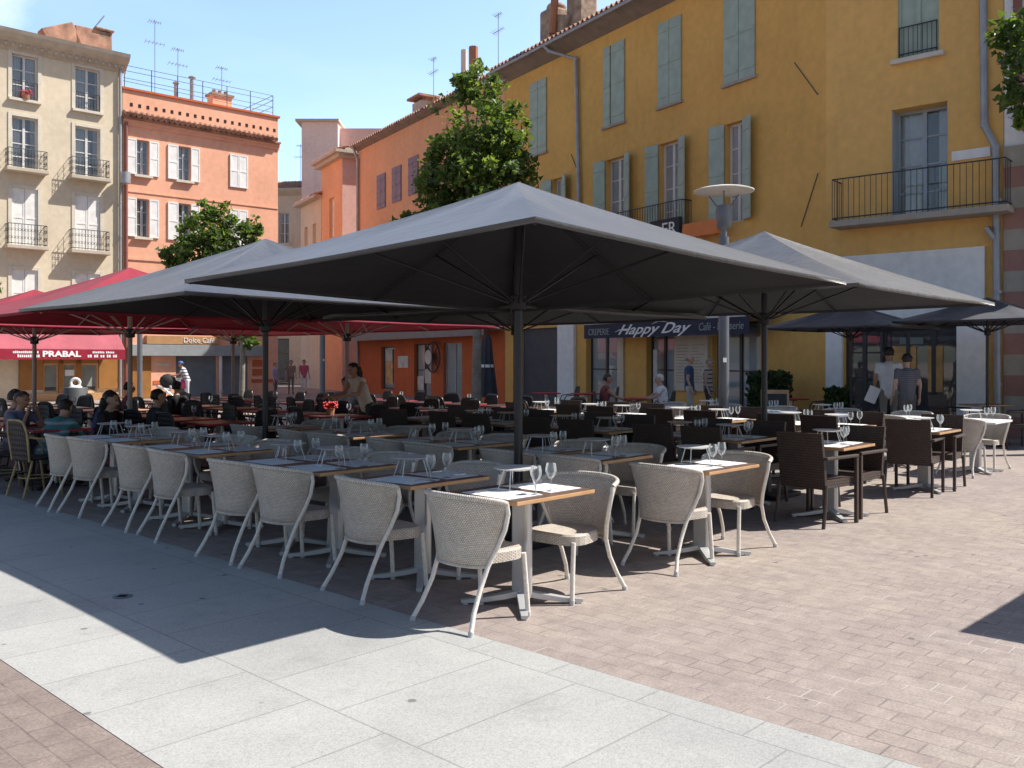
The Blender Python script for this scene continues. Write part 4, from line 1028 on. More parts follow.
# ------------------------------------------------------------------ tables and table ware
def pedestal_table(name, group, wx, wy, top='wood_top', edge='wood_edge', feet='alu_cast'):
    """local x along q, y along p"""
    t = thing(name, '', 'table', (0,0,0), 0, group)
    m = MB(); m.bb(-wx/2,wx/2,-wy/2,wy/2,.714,.742); m.cm = 0
    m.m = [1,1,1,1,1,0]
    m.build('tabletop', [M[top],M[edge]], t, bevel=.005)
    m = MB()
    m.bb(-.032,.032,-.055,.055,.05,.70)
    for s_ in (-1,1): m.tube([(0,.052*s_,.05),(0,.052*s_,.70)], .030, 10)
    m.build('pedestal', M['alu'], t, smooth=True)
    m = MB(); m.bb(-.25,.25,-.03,.03,.70,.7135); m.bb(-.03,.03,-.22,.22,.698,.7125); m.build('top_bracket', M['dark_metal'], t)
    m = MB()
    for k in range(4):
        a = R(45+90*k); c, s_ = math.cos(a), math.sin(a); L = .40
        prof = [(0.0,.095),(.12,.07),(.28,.042),(L,.03)]
        for i in range(3):
            (r0,z0),(r1,z1) = prof[i], prof[i+1]; w0, w1 = .038-.006*i, .038-.006*(i+1); px, py = -s_, c
            q = [(c*r0+px*w0,s_*r0+py*w0,z0),(c*r0-px*w0,s_*r0-py*w0,z0),(c*r1-px*w1,s_*r1-py*w1,z1),(c*r1+px*w1,s_*r1+py*w1,z1)]
            b_ = [(x,y,max(.012,z-.035)) for x,y,z in q]
            m.face(q[::-1]); m.face(b_); m.face([q[0],b_[0],b_[3],q[3]]); m.face([q[1],q[2],b_[2],b_[1]])
            if i == 2: m.face([q[2],q[3],b_[3],b_[2]])
        m.lathe([(.022,0),(.022,.014),(0,.014)], 8, (c*(L-.03),s_*(L-.03),0))
    m.build('foot_cross', M[feet], t, smooth=True)
    return t

def wine_glass():
    m = MB(); m.lathe([(.0,.001),(.034,.001),(.034,.004),(.006,.01),(.004,.03),(.004,.078),(.012,.086),(.028,.105),(.036,.13),(.036,.15),(.030,.185)], 14)
    o = m.build('wine_glass', M['glass'], smooth=True); tag(o, '', 'glass', 'wine glasses set on the tables'); return o
def plate_stand():
    t = thing('plate_stand', '', 'stand', (0,0,0), 0, 'wire plate stands on the tables')
    m = MB(); m.lathe([(0,.133),(.125,.133),(.148,.139),(.150,.144),(.13,.141),(0,.140)], 22); m.build('plate', M['white_plate'], t, smooth=True)
    m = MB()
    for k in range(3):
        a = k*2*math.pi/3+.4; pts = []
        for (da, r, z) in ((-.28,.10,.132),(-.30,.125,.06),(-.33,.145,.004),(.33,.145,.004),(.30,.125,.06),(.28,.10,.132)): pts.append((r*math.cos(a+da), r*math.sin(a+da), z))
        m.tube(pts, .0035, 5)
    m.tube([(.1*math.cos(k*math.pi/10),.1*math.sin(k*math.pi/10),.131) for k in range(21)], .003, 5); m.build('wire_frame', M['steel'], t)
    return t
def place_mat():
    m = MB(); m.bb(-.155,.155,-.215,.215,0,.0025); o = m.build('place_mat', M['paper']); tag(o, '', 'place mat', 'paper place mats on the tables'); return o
def knife():
    t = thing('table_knife', '', 'knife', (0,0,0), 0, 'knives on the nearest tables')
    m = MB(); m.box((.055,0,.003),(.11,.018,.0015)); m.build('blade', M['steel'], t)
    m = MB(); m.tube([(0,0,.004),(-.1,0,.004)], [.005,.006], 6); m.build('handle', M['steel'], t); return t
def fork():
    t = thing('table_fork', '', 'fork', (0,0,0), 0, 'forks on the nearest tables')
    m = MB(); m.box((.03,0,.003),(.03,.022,.0015))
    for k in range(4): m.box((.065,-.009+.006*k,.003),(.045,.0025,.0015))
    m.build('tines', M['steel'], t); m = MB(); m.tube([(.015,0,.004),(-.11,0,.004)], [.003,.006], 6); m.build('handle', M['steel'], t); return t

FIRST = {}
def place(kind, maker, loc, rz, label, group=None):
    if kind not in FIRST:
        o = maker(); FIRST[kind] = o; o.location = loc; o.rotation_euler = (0,0,rz); o['label'] = label
        if group: o['group'] = group
        return o
    return dup(FIRST[kind], loc, rz, label, group)

TT = .743
def setting(p, q, n, row, glasses=True, mats=True, stand=True, cutlery=False, tq=.75):
    j = lambda s=.02: rnd.uniform(-s, s)
    if stand: place('stand', plate_stand, P(p+.06+j(.05), q+j(.05), TT), rnd.uniform(0,6), f'wire plate stand with pale disc on the {ORD[n]} table of {row}')
    if glasses:
        place('glass', wine_glass, P(p-.20+j(.045), q-.09+j(.04), TT), 0, f'stemmed wine glass nearer the camera on the {ORD[n]} table of {row}')
        place('glass', wine_glass, P(p-.17+j(.045), q+.10+j(.04), TT), 0, f'stemmed wine glass farther from the camera on the {ORD[n]} table of {row}')
    if mats:
        for s_, nm in ((-1,'camera side'),(1,'far side')):
            c = q+s_*(tq/2-.175); a = GA+j(.12)
            place('mat', place_mat, P(p+j(), c, TT), a, f'white paper place mat on the {nm} of the {ORD[n]} table, {row}')
            if cutlery:
                place('knife', knife, P(p+s_*.13, c+j(.01), TT+.003), GA+(0 if s_ < 0 else math.pi), f'steel knife on the {nm} place mat of the {ORD[n]} table, {row}')
                place('fork', fork, P(p-s_*.13, c+j(.01), TT+.003), GA+(0 if s_ < 0 else math.pi), f'steel fork on the {nm} place mat of the {ORD[n]} table, {row}')

near_a, far_a = GA-R(90), GA+R(90)
def chair_row(kind, maker, ps, q, rz, fmt, group):
    for k, p in enumerate(ps):
        place(kind, maker, P(p+rnd.uniform(-.02,.02), q+rnd.uniform(-.025,.025)), rz+R(rnd.uniform(-8,8)), fmt.format(ORD[k+1]), group)

TG = 'pedestal tables of the terrace'
mk_t = lambda: pedestal_table('cafe_table', TG, .76, .62)
# front row
r1 = [4.06,5.05,6.11,6.75,7.96,8.64,9.76,10.35]
for k, p in enumerate(r1):
    place('table', mk_t, P(p+.03, 4.40), GA+R(rnd.uniform(-1.5,1.5)), f'wood topped café table, {ORD[k+1]} from the sunlit end of the front row', TG)
    setting(p+.03, 4.40, k+1, 'the front row', cutlery=k < 2)
chair_row('rattan', rattan_chair, r1, 3.96, near_a, 'beige rattan tub chair, camera side of the front row, {} from the sunlit end', 'beige rattan tub chairs')
chair_row('rattan', rattan_chair, r1, 4.82, far_a, 'beige rattan tub chair, far side of the front row, {} from the sunlit end', 'beige rattan tub chairs')
# second row
r2 = [4.0,5.05,5.72,6.8,7.45,8.5,9.15,10.2]
for k, p in enumerate(r2):
    place('table', mk_t, P(p+.03, 6.50), GA+R(rnd.uniform(-1.5,1.5)), f'wood topped café table, {ORD[k+1]} from the sunlit end of the second row', TG)
    setting(p+.03, 6.50, k+1, 'the second row', cutlery=k < 1)
chair_row('rattan', rattan_chair, r2, 6.07, near_a, 'beige rattan tub chair, camera side of the second row, {} from the sunlit end', 'beige rattan tub chairs')
chair_row('rattan', rattan_chair, r2, 6.90, far_a, 'beige rattan tub chair, far side of the second row, {} from the sunlit end', 'beige rattan tub chairs')
# third and fourth rows: brown wicker
for (nm, q, ps) in (('third', 9.02, [4.05,5.15,5.8,6.9,7.55,8.6,9.25,10.3]), ('fourth', 11.68, [4.05,5.1,5.75,6.85,7.5,8.6,9.25,10.3])):
    for k, p in enumerate(ps):
        place('table', mk_t, P(p+.03, q), GA, f'wood topped café table, {ORD[k+1]} from the sunlit end of the {nm} row', TG)
        setting(p+.03, q, k+1, f'the {nm} row')
    mk = lambda: square_chair('brown_weave','brown_leg')
    chair_row('square', mk, ps, q-.37, near_a, f'dark brown wicker armchair, camera side of the {nm} row, {{}} from the sunlit end', 'dark brown wicker armchairs')
    chair_row('square', mk, ps, q+.33, far_a, f'dark brown wicker armchair, far side of the {nm} row, {{}} from the sunlit end', 'dark brown wicker armchairs')
# back row: white cloths, rattan chairs
r5 = [4.2,5.3,6.4,7.5,8.6,9.7]
mk_w = lambda: pedestal_table('cafe_table', TG, .8, .75, 'cloth_white', 'cloth_white')
for k, p in enumerate(r5):
    place('wtable', mk_w, P(p, 14.05), GA, f'white topped café table, {ORD[k+1]} from the sunlit end of the back row', TG)
    setting(p, 14.05, k+1, 'the back row', mats=False, stand=(k % 2 == 0))
chair_row('rattan', rattan_chair, r5, 13.6, near_a, 'beige rattan tub chair, camera side of the back row, {} from the sunlit end', 'beige rattan tub chairs')
chair_row('rattan', rattan_chair, r5, 14.5, far_a, 'beige rattan tub chair, far side of the back row, {} from the sunlit end', 'beige rattan tub chairs')
# terrace under the red parasols: black bistro chairs, red edged tables
mk_b = lambda: bistro_chair('bistro_chair', 'black_weave', 'black_leg', 'black bistro chairs of the red terrace')
mk_r = lambda: pedestal_table('bistro_table', 'red edged bistro tables', .7, .7, 'dark_top', 'red_cloth', 'dark_metal')
rows_r = [(4.4,[12.2,13.4,14.6,15.8,17.0,18.2]),(6.4,[11.7,12.75,13.8,14.9,16.0,17.1,18.2,19.3]),(8.4,[11.6,12.65,13.7,14.8,15.9,17.0,18.1,19.2]),(10.4,[11.6,12.65,13.7,14.8,15.9,17.0,18.1,19.2]),(12.4,[10.9,12.0,13.1,14.2,15.3,16.4])]
RN = ['nearest','second','third','fourth','farthest']
for i, (q, ps) in enumerate(rows_r):
    for k, p in enumerate(ps):
        p += rnd.uniform(-.08,.08)
        place('rtable', mk_r, P(p, q), GA+R(rnd.uniform(-3,3)), f'red edged bistro table, {ORD[k+1]} along in the {RN[i]} row of the red parasol terrace', 'red edged bistro tables')
        for s_, nm in ((-1,'camera side'),(1,'far side')):
            place('bistro', mk_b, P(p+rnd.uniform(-.1,.1), q+s_*.52), (near_a if s_ < 0 else far_a)+R(rnd.uniform(-14,14)), f'black bistro chair on the {nm} of the {ORD[k+1]} table, {RN[i]} red terrace row', 'black bistro chairs of the red terrace')
        if (i+k) % 2 == 0:
            place('glass', wine_glass, P(p-.1, q+.1, TT), 0, f'stemmed wine glass on the {ORD[k+1]} bistro table, {RN[i]} red terrace row')
bc = bistro_chair('bistro_chair', 'brown_weave', 'cane', 'cane legged bistro chairs')
bc.location = P(11.55,3.98); bc.rotation_euler = (0,0,near_a+R(8)); bc['label'] = 'brown wicker bistro chair with yellow cane legs at the far left'
dup(bc, P(12.35,3.9), near_a-R(6), 'brown wicker bistro chair with cane legs, cut off by the left edge')
# small tables and chairs before the crêperie and the right shop
mk_s = lambda: pedestal_table('bistro_table', 'red topped tables of the crêperie', .6, .6, 'red_cloth', 'red_cloth', 'dark_metal')
cre = [((2.75,20.6),'between the two seated women'),((.9,24.0),'before the grey roller grille'),((1.9,23.6),'before the white pilaster'),((6.2,20.4),'beside the hedge planter')]
for (xy, d) in cre: place('stable', mk_s, (*xy,0), .3, f'small red topped pedestal table {d}', 'red topped tables of the crêperie')
for (xy, a, d) in (((2.1,20.6),-90,'under the seated woman in red'),((3.4,20.6),90,'under the white haired seated woman'),((.3,24.0),-90,'left of the grille table'),((1.5,24.2),100,'right of the grille table'),((2.5,23.7),90,'right of the pilaster table'),((6.8,20.2),80,'right of the hedge side table')):
    place('bistro', mk_b, (*xy,0), R(a), f'black bistro chair {d} by the crêperie', 'black bistro chairs of the crêperie')
for (xy, a, d) in (((8.6,18.0),200,'left of the white pilaster'),((9.3,16.6),60,'nearest the right edge'),((9.9,17.1),140,'against the pink stone base')):
    place('square', None, (*xy,0), R(a), f'dark wicker armchair {d} by the right hand shop', 'dark brown wicker armchairs')
place('table', mk_t, (9.2,17.75,0), .2, 'wood topped café table under the right navy parasol', TG)

# ------------------------------------------------------------------ street furniture
def lamp_post(loc, label):
    t = thing('street_lamp', label, 'street lamp', loc, .3, 'disc topped street lamps')
    m = MB(); m.tube([(0,0,0),(0,0,3.55)], .083, 16); m.lathe([(.15,0),(.15,.05),(.11,.1),(.085,.12)], 16); m.build('post', M['lamp_grey'], t, smooth=True)
    m = MB(); m.tube([(0,0,3.55),(0,0,3.7)], .05, 10); m.lathe([(.05,3.66),(.11,3.72),(.13,3.95),(.11,4.05),(0,4.06)], 14); m.build('lamp_head', M['lamp_grey'], t, smooth=True)
    m = MB()
    for k in range(3):
        a = k*2.094; m.tube([(.09*math.cos(a),.09*math.sin(a),4.0),(.3*math.cos(a),.3*math.sin(a),4.28)], .012, 6)
    m.build('bracket', M['lamp_grey'], t)
    m = MB(); m.lathe([(0,4.36),(.2,4.35),(.40,4.31),(.475,4.285),(.475,4.27),(.38,4.255),(.15,4.22),(0,4.21)], 28); m.build('disc_reflector', M['lamp_white'], t, smooth=True)
    m = MB(); m.box((-.03,-.083,1.6),(.06,.006,.07)); m.build('sticker', M['white_paint'], t)
    return t
lp = lamp_post((3.36,14.5,0), 'grey street lamp with white disc top before the ochre building')
dup(lp, (-5.85,28.2,0), 1.0, 'grey street lamp at the mouth of the side street')
dup(lp, (-12.3,30.2,0), 2.0, 'grey street lamp before the wood fronted shop')

t = thing('litter_bin', 'grey cylindrical litter bin with white ring on its lid', 'litter bin', (-9.6,20.1,0), .4)
m = MB(); m.lathe([(0,.02),(.25,.02),(.25,.98),(.235,1.0),(0,1.0)], 24); m.build('drum', M['bin_grey'], t, smooth=True)
m = MB(); m.tube([(.09*math.cos(k*math.pi/8),0,1.1+.09*math.sin(k*math.pi/8)) for k in range(17)], .03, 8); m.lathe([(0,1.0),(.14,1.001),(.12,1.03),(0,1.035)], 16); m.build('ring', M['white_paint'], t, smooth=True)

t = thing('chalk_board', 'folding chalkboard sign standing by the lamp post', 'sign', (5.35,18.6,0), -.25)
for s_ in (-1,1):
    m = MB(); m.box((0,.16*s_,.5),(.55,.02,1.02), rx=R(16*s_)); m.cm = 1
    m.box((0,.16*s_+.016*s_,.5),(.46,.006,.86), rx=R(16*s_)); m.build('panel', [M['wood_edge'],M['black_board']], t)
m = MB()
for k in range(5): m.box((-.05+.03*(k%2),-.21-.04*(2-k)*.9,.5+.12*(2-k)),(.25,.004,.03), rx=R(-16))
t = None

def hedge(label, loc, rz, L, W, Hh, n):
    t = thing('hedge_planter', label, 'planter', loc, rz, 'hedge planters')
    m = MB(); m.bb(-L/2,L/2,-W/2,W/2,.02,.45); m.build('trough', M['planter'], t, bevel=.01)
    r = random.Random(5); m = MB()
    for i in range(n):
        p = Vector((r.uniform(-L/2,L/2), r.uniform(-W/2,W/2), r.uniform(.45,Hh+r.uniform(-.06,.06)))); a = Vector((r.gauss(0,1),r.gauss(0,1),r.gauss(0,1))).normalized(); b_ = a.orthogonal().normalized(); s1 = r.uniform(.04,.09)
        m.cm = r.choice((0,0,1)); m.face([p-a*s1, p-b_*s1*.6, p+a*s1, p+b_*s1*.6])
    m.build('foliage', [M['hedge_leaf'],M['leaf_a']], t)
hedge('clipped dark hedge planter against the ochre wall', (6.05,21.5,0), -.95, .95, .5, 1.3, 2200)
hedge('low dark hedge planter between the tables and the shop door', (6.75,18.9,0), -.7, .45, .4, 1.0, 900)

t = thing('closed_parasol', 'closed dark navy parasol with white edging by the salmon wall', 'parasol', (-.85,31.0,0), .5)
m = MB(); m.tube([(0,0,0),(0,0,2.45)], .03, 8); m.build('pole', M['pole_pale'], t)
m = MB(); prof = [(.05,2.5),(.14,2.3),(.2,1.6),(.3,.7),(.34,.35)]
ks = []
for (r_, z) in prof:
    ks.append(len(m.v))
    for j in range(24):
        a = 2*math.pi*j/24; rr = r_*(1+.18*math.cos(a*8)); m.v.append((rr*math.cos(a), rr*math.sin(a), z))
for i in range(4):
    for j in range(24): j2 = (j+1)%24; m.f.append((ks[i]+j,ks[i+1]+j,ks[i+1]+j2,ks[i]+j2)); m.m.append(0); m.uv.append(None)
o = m.build('canopy', M['navy_fabric'], t, smooth=True)
m = MB(); m.lathe([(.235,1.45),(.25,1.35)], 24); m.build('strap', M['white_paint'], o)

t = thing('drain_cover', 'small round iron drain cover set in the granite paving', 'drain cover', P(6.15,2.66,.004), 0)
m = MB(); m.lathe([(0,.0),(.062,.0),(.066,.003),(.055,.005),(0,.005)], 20); m.build('lid', M['lamp_grey'], t)
m = MB()
for k in range(5): m.bb(-.03,.03,-.030+k*.013,-.026+k*.013,.0052,.007)
m.build('slot_row', M['dark'], t)  # raised near-black bars paint the shade inside the slots

t = thing('flower_pot', 'terracotta pot of red flowers on the top window sill', 'plant', (0,0,0), 0)
wx = Vector((-15.9,37.3)) + Vector((.734,.679)).normalized()*(-3.62) - Vector((-.679,.734)).normalized()*.07
t.location = (wx.x, wx.y, 11.525)
m = MB(); m.lathe([(0,0),(.12,0),(.16,.16),(0,.15)], 10); m.build('pot', M['terracotta'], t)
m = MB(); r = random.Random(2)
for k in range(60): m.blob((r.uniform(-.2,.2),r.uniform(-.05,.1),.18+r.uniform(0,.18)), .03, 5); 
m.build('flower_bunch', M['flower'], t)
t = thing('flower_pot', 'red potted flowers on a bistro table of the red terrace', 'plant', P(11.9,8.4,TT), 0)
m = MB(); m.lathe([(0,0),(.06,0),(.075,.1),(0,.1)], 10); m.build('pot', M['terracotta'], t)
m = MB()
for k in range(70): m.blob((r.uniform(-.1,.1),r.uniform(-.1,.1),.1+r.uniform(0,.1)), .022, 5); 
m.build('flower_bunch', M['flower'], t)

# ------------------------------------------------------------------ people
SK = {'pale': (.52,.32,.23), 'tan': (.40,.22,.14), 'dark': (.24,.13,.09)}
PM = {}
def pm(name, c, rough=.8):
    k = (name, tuple(c))
    if k not in PM: PM[k] = mat(name, c, rough, .12, 6, .2, 30)
    return PM[k]
def stripes(name, c1, c2, freq):
    return stripe_mat(name, c1, c2, 'z', freq, .8, 0, .9)

def person(label, loc, rz, pose='stand', skin='pale', top=(.5,.5,.5), leg=(.1,.1,.12), hair=(.03,.02,.015), lean=0, scale=1, arms='down', sleeve=True, longhair=False, top_mat=None, shorts=False, cap=None, turn=0, bald=False, tilt=0):
    t = thing('person', label, 'person', loc, rz)
    V = Vector
    if pose == 'stand': hip_z = .93
    else: hip_z = .49
    hy = 0 if pose == 'stand' else -.06
    up = Matrix.Rotation(-R(lean), 3, 'X')
    def U(x, y, z): return V((0,hy,hip_z)) + up @ V((x,y,z))
    caps = []                                           # (p0,p1,r0,r1,mat)  0 skin 1 top 2 legs 3 shoe
    for s_ in (-1,1):
        if pose == 'stand':
            h, k, a, toe = V((.09*s_,0,.90)), V((.095*s_,.02+.04*s_,.49)), V((.1*s_,-.02+.06*s_,.08)), V((.115*s_,.13+.06*s_,.035))
        else:
            h, k, a, toe = V((.09*s_,hy,.52)), V((.12*s_,.36,.51)), V((.12*s_,.33,.08)), V((.13*s_,.47,.035))
        caps += [(h,k,.088,.058,2),(k,a,.055,.038,0 if shorts else 2),(a,toe,.042,.034,3),(a+V((0,-.04,-.03)),toe,.036,.03,3)]
        sh = U(.185*s_,0,.475); 
        if arms == 'down': e, wv = sh+V((.05*s_,-.02,-.28)), sh+V((.07*s_,.08,-.52))
        elif arms == 'table': e, wv = sh+V((.06*s_,.18,-.22)), sh+V((-.05*s_,.40,-.22))
        elif arms == 'reach': e, wv = sh+up@V((.03*s_,.2,-.15)), sh+V((-.03*s_,.48,-.28))
        elif arms == 'hold': e, wv = sh+V((.05*s_,.02,-.28)), sh+V((-.06*s_,.24,-.24))
        elif arms == 'face': e, wv = sh+V((.04*s_,.22,-.2)), sh+V((-.08*s_,.22,.03))
        mid = sh.lerp(e,.55)
        caps += [(sh,mid,.052,.045,1 if sleeve else 0),(mid,e,.044,.038,1 if sleeve == 'long' else 0),(e,wv,.037,.026,1 if sleeve == 'long' else 0)]
        hd = (wv-e).normalized(); caps.append((wv,wv+hd*.075,.028,.032,0))
        caps.append((U(.06*s_,0,.44),sh,.075,.06,1))
        for (ln, off) in ((.07,-.024),(.08,-.008),(.075,.008),(.06,.024)):
            sd = hd.orthogonal().normalized(); b0 = wv+hd*.085+sd*off; b1 = b0+hd*ln*.5; dn = hd.cross(sd)
            caps += [(b0,b1,.0095,.009,4),(b1,b1+hd*ln*.4+dn*.015*s_,.009,.007,4)]
        sd = hd.orthogonal().normalized(); caps.append((wv+hd*.02+sd*.025*s_,wv+hd*.06+sd*.06*s_,.012,.009,4))
        caps.append((U(.06*s_,-.0,.02),U(.11*s_,0,.36),.085,.085,1)); caps.append((V((.06*s_,hy,hip_z-.02)),h,.1,.09,2))
    caps += [(U(0,0,-.02),U(0,-.01,.2),.13,.115,1),(U(0,-.01,.2),U(0,-.01,.42),.12,.125,1),(U(0,-.01,.46),U(0,.0,.58),.058,.052,0)]
    N = U(0,.01,.58); HM = Matrix.Rotation(rz*0+R(turn),3,'Z') @ Matrix.Rotation(-R(lean*.5+tilt),3,'X')
    def Hd(x, y, z): return N + HM @ V((x,y,z))
    caps += [(Hd(0,.01,.10),Hd(0,.0,.145),.083,.088,0),(Hd(0,.045,.05),Hd(0,.035,.1),.05,.066,0),(Hd(0,.098,.10),Hd(0,.112,.075),.011,.016,0),(Hd(0,0,0),Hd(0,.01,.08),.05,.06,0)]
    for s_ in (-1,1): caps.append((Hd(.086*s_,-.005,.075),Hd(.09*s_,-.01,.115),.014,.018,0))
    body = [c for c in caps if c[4] != 4]; fing = [c for c in caps if c[4] == 4]
    def cap_mesh(mb, c):
        p0, p1, r0, r1 = c[:4]; d = (p1-p0); L = d.length; d.normalize(); pts = []; rs = []
        for k in (.05,.35,.7): pts.append(p0-d*r0*math.cos(k*math.pi/2)); rs.append(r0*math.sin(k*math.pi/2))
        pts.append(p0); rs.append(r0); pts.append(p1); rs.append(r1)
        for k in (.7,.35,.05): pts.append(p1+d*r1*math.cos(k*math.pi/2)); rs.append(r1*math.sin(k*math.pi/2))
        mb.tube(pts, rs, 10)
    mb = MB()
    for c in body: cap_mesh(mb, c)
    me = mb.mesh('tmp', []); tmp = bpy.data.objects.new('tmp', me); COL.objects.link(tmp)
    rm = tmp.modifiers.new('Remesh','REMESH'); rm.mode = 'VOXEL'; rm.voxel_size = .02; sm = tmp.modifiers.new('Smooth','SMOOTH'); sm.factor = .5; sm.iterations = 3
    dg = bpy.context.evaluated_depsgraph_get(); me2 = bpy.data.meshes.new_from_object(tmp.evaluated_get(dg)); bpy.data.objects.remove(tmp)
    nv = len(me2.vertices); vs = np.zeros(nv*3); me2.vertices.foreach_get('co', vs); vs = vs.reshape(-1,3)
    nf = len(me2.polygons); cs = np.zeros(nf*3); me2.polygons.foreach_get('center', cs); cs = cs.reshape(-1,3)
    best = np.full(nf, 1e9); mi = np.zeros(nf, int)
    for c in body:
        p0 = np.array(c[0]); d = np.array(c[1]-c[0]); L2 = max(1e-9, d@d); tt = np.clip(((cs-p0)@d)/L2, 0, 1)
        ds = np.linalg.norm(cs-(p0+tt[:,None]*d), axis=1)-(c[2]+(c[3]-c[2])*tt); k = ds < best; best[k] = ds[k]; mi[k] = c[4]
    full = MB(); full.v = [tuple(v_) for v_ in vs]; full.f = [tuple(p.vertices) for p in me2.polygons]; full.m = mi.tolist(); full.uv = [None]*nf
    bpy.data.meshes.remove(me2)
    full.cm = 0
    for c in fing: cap_mesh(full, c)
    full.cm = 4
    for s_ in (-1,1): full.blob(Hd(.032*s_,.088,.115), .0125, 6)
    full.cm = 5; full.blob(Hd(0,.092,.045), .02, 6, (1.1,.5,.35))
    o = full.build('body', [pm('skin',SK[skin],.55), top_mat or pm('garment',top), pm('trousers',leg), pm('shoes',(.04,.035,.03)), pm('eyes',(.03,.02,.02),.2), pm('lips',(.35,.12,.1))], t, smooth=True)
    hb = MB()
    n_, m_ = 16, 10
    hm = {}
    for i in range(m_+1):
        th = math.pi*i/m_
        for j in range(n_):
            a = 2*math.pi*j/n_; x, y, z = math.sin(th)*math.cos(a), math.sin(th)*math.sin(a), math.cos(th)
            wob = 1+.05*math.sin(7*a+3*th)+.04*math.sin(13*a-5*th)
            hm[i,j] = len(hb.v); hb.v.append(tuple(Hd(x*.097*wob, -.006+y*.104*wob, .128+z*.103*wob)))
    for i in range(m_):
        for j in range(n_):
            a = 2*math.pi*(j+.5)/n_; z = math.cos(math.pi*(i+.5)/m_); y = math.sin(math.pi*(i+.5)/m_)*math.sin(a)
            if y > .15 and z < .42: continue
            if z < (-.85 if longhair else (-.7 if y < -.1 else -.3)): continue
            if y > .55 and z < .62+.1*math.sin(5*a): continue
            if bald and z > .1: continue
            j2 = (j+1) % n_; hb.f.append((hm[i,j],hm[i+1,j],hm[i+1,j2],hm[i,j2])); hb.m.append(0); hb.uv.append(None)
    if longhair:
        hb.tube([Hd(0,-.07,.1), Hd(0,-.1,.0), Hd(0,-.11,-.12)], [.085,.075,.03], 10)
    ho = hb.build('hair', pm('hair',hair,.6), t, smooth=True)
    if cap is not None:
        cb = MB(); cb.lathe([(.106,.13),(.108,.16),(.085,.215),(.0,.245)], 14)
        cb.v = [tuple(Hd(*v_)) for v_ in cb.v]
        k = len(cb.v); br_ = [Hd(.1*math.cos(a),.06+.13*math.sin(a),.135) for a in [math.pi*q/8 for q in range(9)]]
        cb.face(br_); cb.build('cap', pm('cap',cap), t, smooth=True)
    t.scale = (scale,)*3
    return t
def faceto(dx, dy): return math.atan2(dy, dx)-math.pi/2

person('standing man in blue polo shirt and pale shorts by the menu board', (4.35,22.4,0), faceto(1,-.3), top=(.05,.08,.16), leg=(.5,.46,.4), hair=(.25,.2,.17), shorts=True, bald=True, scale=1.0)
person('standing woman with patterned dark sleeveless top beside the man in blue', (4.83,22.5,0), faceto(1,-.5), top_mat=stripes('patterned_top',(.5,.47,.46),(.03,.03,.05),9), leg=(.06,.06,.08), hair=(.30,.22,.14), sleeve=False, scale=.95, tilt=14)
person('seated woman in dark red reaching over the small table', (2.12,20.6,0), faceto(1,0), 'sit', 'tan', (.22,.05,.05), (.05,.05,.06), (.05,.03,.02), arms='reach', sleeve=False, lean=8)
person('white haired seated woman in white T-shirt and blue trousers', (3.38,20.6,0), faceto(-1,0), 'sit', 'pale', (.75,.74,.74), (.07,.10,.2), (.6,.58,.54), arms='reach', lean=10)
person('standing man in white T-shirt holding papers under the navy parasol', (7.46,18.1,0), faceto(.25,1), top=(.74,.73,.73), leg=(.25,.22,.18), hair=(.03,.02,.02), skin='tan', scale=1.07, shorts=True)
person('standing person in dark striped T-shirt seen from behind by the shop', (7.5,17.35,0), faceto(.1,1), top_mat=stripes('striped_tshirt',(.06,.06,.075),(.30,.29,.30),26), leg=(.10,.09,.09), hair=(.03,.02,.02), scale=.99)
m = MB(); m.box((0,0,.0),(.24,.012,.32), rx=R(10), rz=0, ry=R(20)); o = m.build('paper_bag', M['paper'], fr=(7.08,17.95,.2), z=.92); tag(o, 'white folded papers held by the man in the white T-shirt', 'papers')
person('seated man in pale blue shirt at the rear terrace', (-3.15,17.3,0), faceto(.6,-1), 'sit', 'pale', (.42,.46,.58), (.08,.08,.1), (.04,.03,.02), arms='table', lean=10)
person('dark haired woman in beige tank top leaning over a terrace table', (-2.42,15.2,0), faceto(-.7,-.7), 'stand', 'tan', (.62,.56,.47), (.05,.045,.05), (.02,.014,.012), arms='reach', lean=26, sleeve=False, longhair=True, scale=.93)
person('dark haired seated person in black, profile to the right, at the left terrace', P(12.1,5.0), faceto(1,-.15), 'sit', 'pale', (.02,.02,.022), (.03,.03,.04), (.015,.012,.01), arms='table', lean=14, sleeve='long', longhair=True, scale=.93)
person('seated person with dark hair behind the pale red parasol pole', P(12.2,5.75), faceto(.8,.6), 'sit', 'pale', (.03,.03,.035), (.03,.03,.04), (.02,.014,.01), arms='table', lean=6, sleeve='long', scale=.93)
person('seated person in teal and grey striped top bending over a table', P(11.9,4.25), faceto(.2,1), 'sit', 'pale', hair=(.03,.02,.014), arms='table', lean=34, top_mat=stripes('teal_stripes',(.06,.20,.19),(.32,.34,.38),9), sleeve='long', scale=.93)
person('seated person in faded blue top propping the head at the left edge', P(12.9,4.2), faceto(.9,-.2), 'sit', 'tan', (.12,.14,.22), (.05,.05,.07), (.05,.03,.02), arms='face', lean=12, scale=.93)
person('seated person in dull pink top cut off by the left edge', P(13.4,4.35), faceto(.8,.3), 'sit', 'pale', (.28,.18,.17), (.06,.05,.05), (.03,.02,.015), arms='table', lean=4, scale=.93)
person('seated person in blue behind the striped back at the left', P(13.0,5.3), faceto(1,.2), 'sit', 'pale', (.05,.07,.2), (.05,.05,.07), (.06,.03,.015), arms='table', lean=18, scale=.93)
person('seated person in black in the middle of the rear terrace', (-6.2,17.0,0), faceto(.3,1), 'sit', 'pale', (.02,.02,.022), (.03,.03,.03), (.02,.015,.012), arms='table', scale=.93)
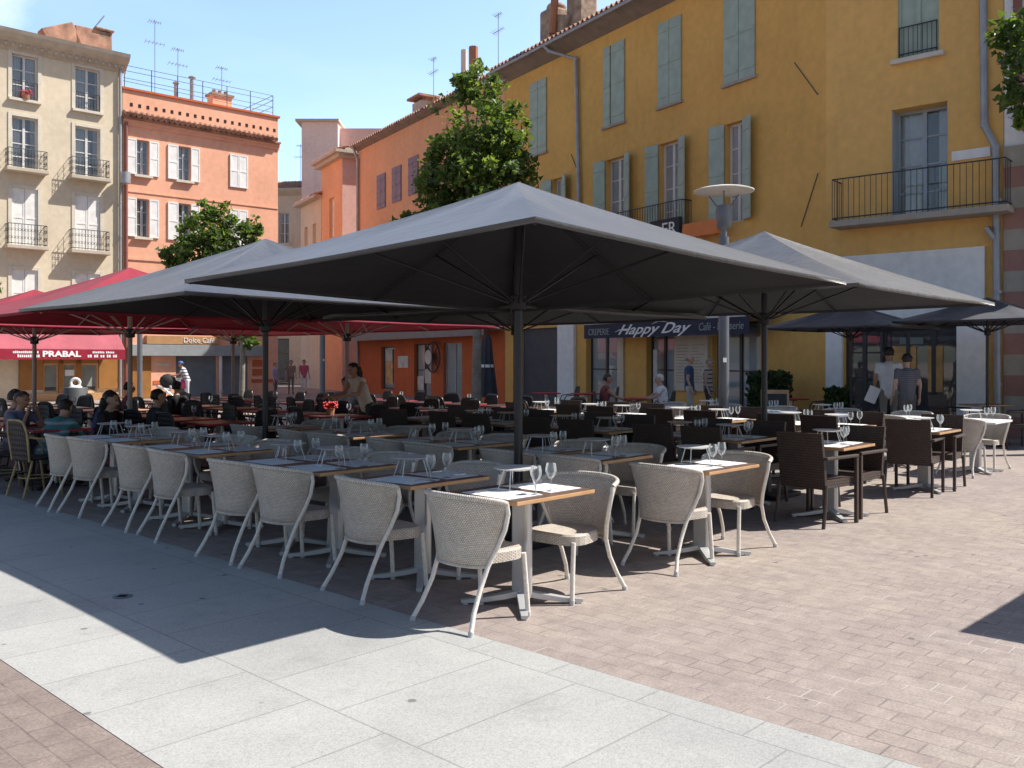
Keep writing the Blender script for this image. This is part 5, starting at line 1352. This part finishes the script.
person('seated person in dark red top at the rear terrace table', (-6.9,16.6,0), faceto(.9,.3), 'sit', 'tan', (.2,.03,.04), (.03,.03,.03), (.02,.015,.012), arms='table', scale=.93)
person('person in blue cap and patterned top bending over a pushchair', (-12.15,34.2,0), faceto(-1,-.3), 'stand', 'tan', top_mat=stripes('pattern_white',(.6,.6,.62),(.05,.07,.14),8), leg=(.6,.6,.62), arms='reach', lean=22, cap=(.08,.16,.45), scale=.92)
person('person in pink top and white trousers walking in the side street', (-9.9,43.5,0), faceto(.4,-1), top=(.6,.12,.18), leg=(.75,.73,.72), hair=(.05,.03,.02), scale=.93)
person('person in dull brown top walking at the street mouth', (-10.4,43.0,0), faceto(.3,-1), top=(.3,.22,.18), leg=(.2,.18,.17), hair=(.06,.04,.03), scale=.92)
person('person in lilac top by the corner of the orange building', (-9.9,38.2,0), faceto(1,-.3), top=(.35,.28,.42), leg=(.1,.1,.12), hair=(.05,.03,.02), scale=.85)

t = thing('pushchair', 'pushchair with round black hood and pink bag before the roller shutters', 'pushchair', (-12.75,34.0,0), faceto(-1,-.5))
m = MB(); m.blob((0,.05,.82),.3,12,(.8,1,.9)); m.build('hood', pm('hood_black',(.02,.02,.022)), t, smooth=True)
m = MB(); m.box((0,.2,.55),(.36,.5,.1), rx=R(20)); m.box((0,.0,.72),(.36,.08,.42), rx=R(-15)); m.build('seat', pm('pram_seat',(.6,.58,.56)), t, bevel=.03)
m = MB()
for s_ in (-1,1): m.tube([(.2*s_,-.45,1.02),(.2*s_,-.1,.6),(.2*s_,.42,.12)], .014, 6); m.tube([(.2*s_,-.3,.12),(.2*s_,.2,.55)], .014, 6)
m.tube([(-.2,-.45,1.02),(.2,-.45,1.02)], .016, 6); m.build('frame', M['alu'], t)
for x in (-.2,.2):
    for y in (-.3,.42):
        m = MB(); m.tube([(x+.035*math.copysign(1,x),y+.12*math.cos(k*math.pi/8),.13+.12*math.sin(k*math.pi/8)) for k in range(17)], .018, 6, False); m.build('wheel', M['black_leg'], t)
m = MB(); m.blob((0,-.52,.72),.2,10,(1,.7,1)); m.build('bag', pm('bag_pink',(.55,.06,.2)), t, smooth=True)
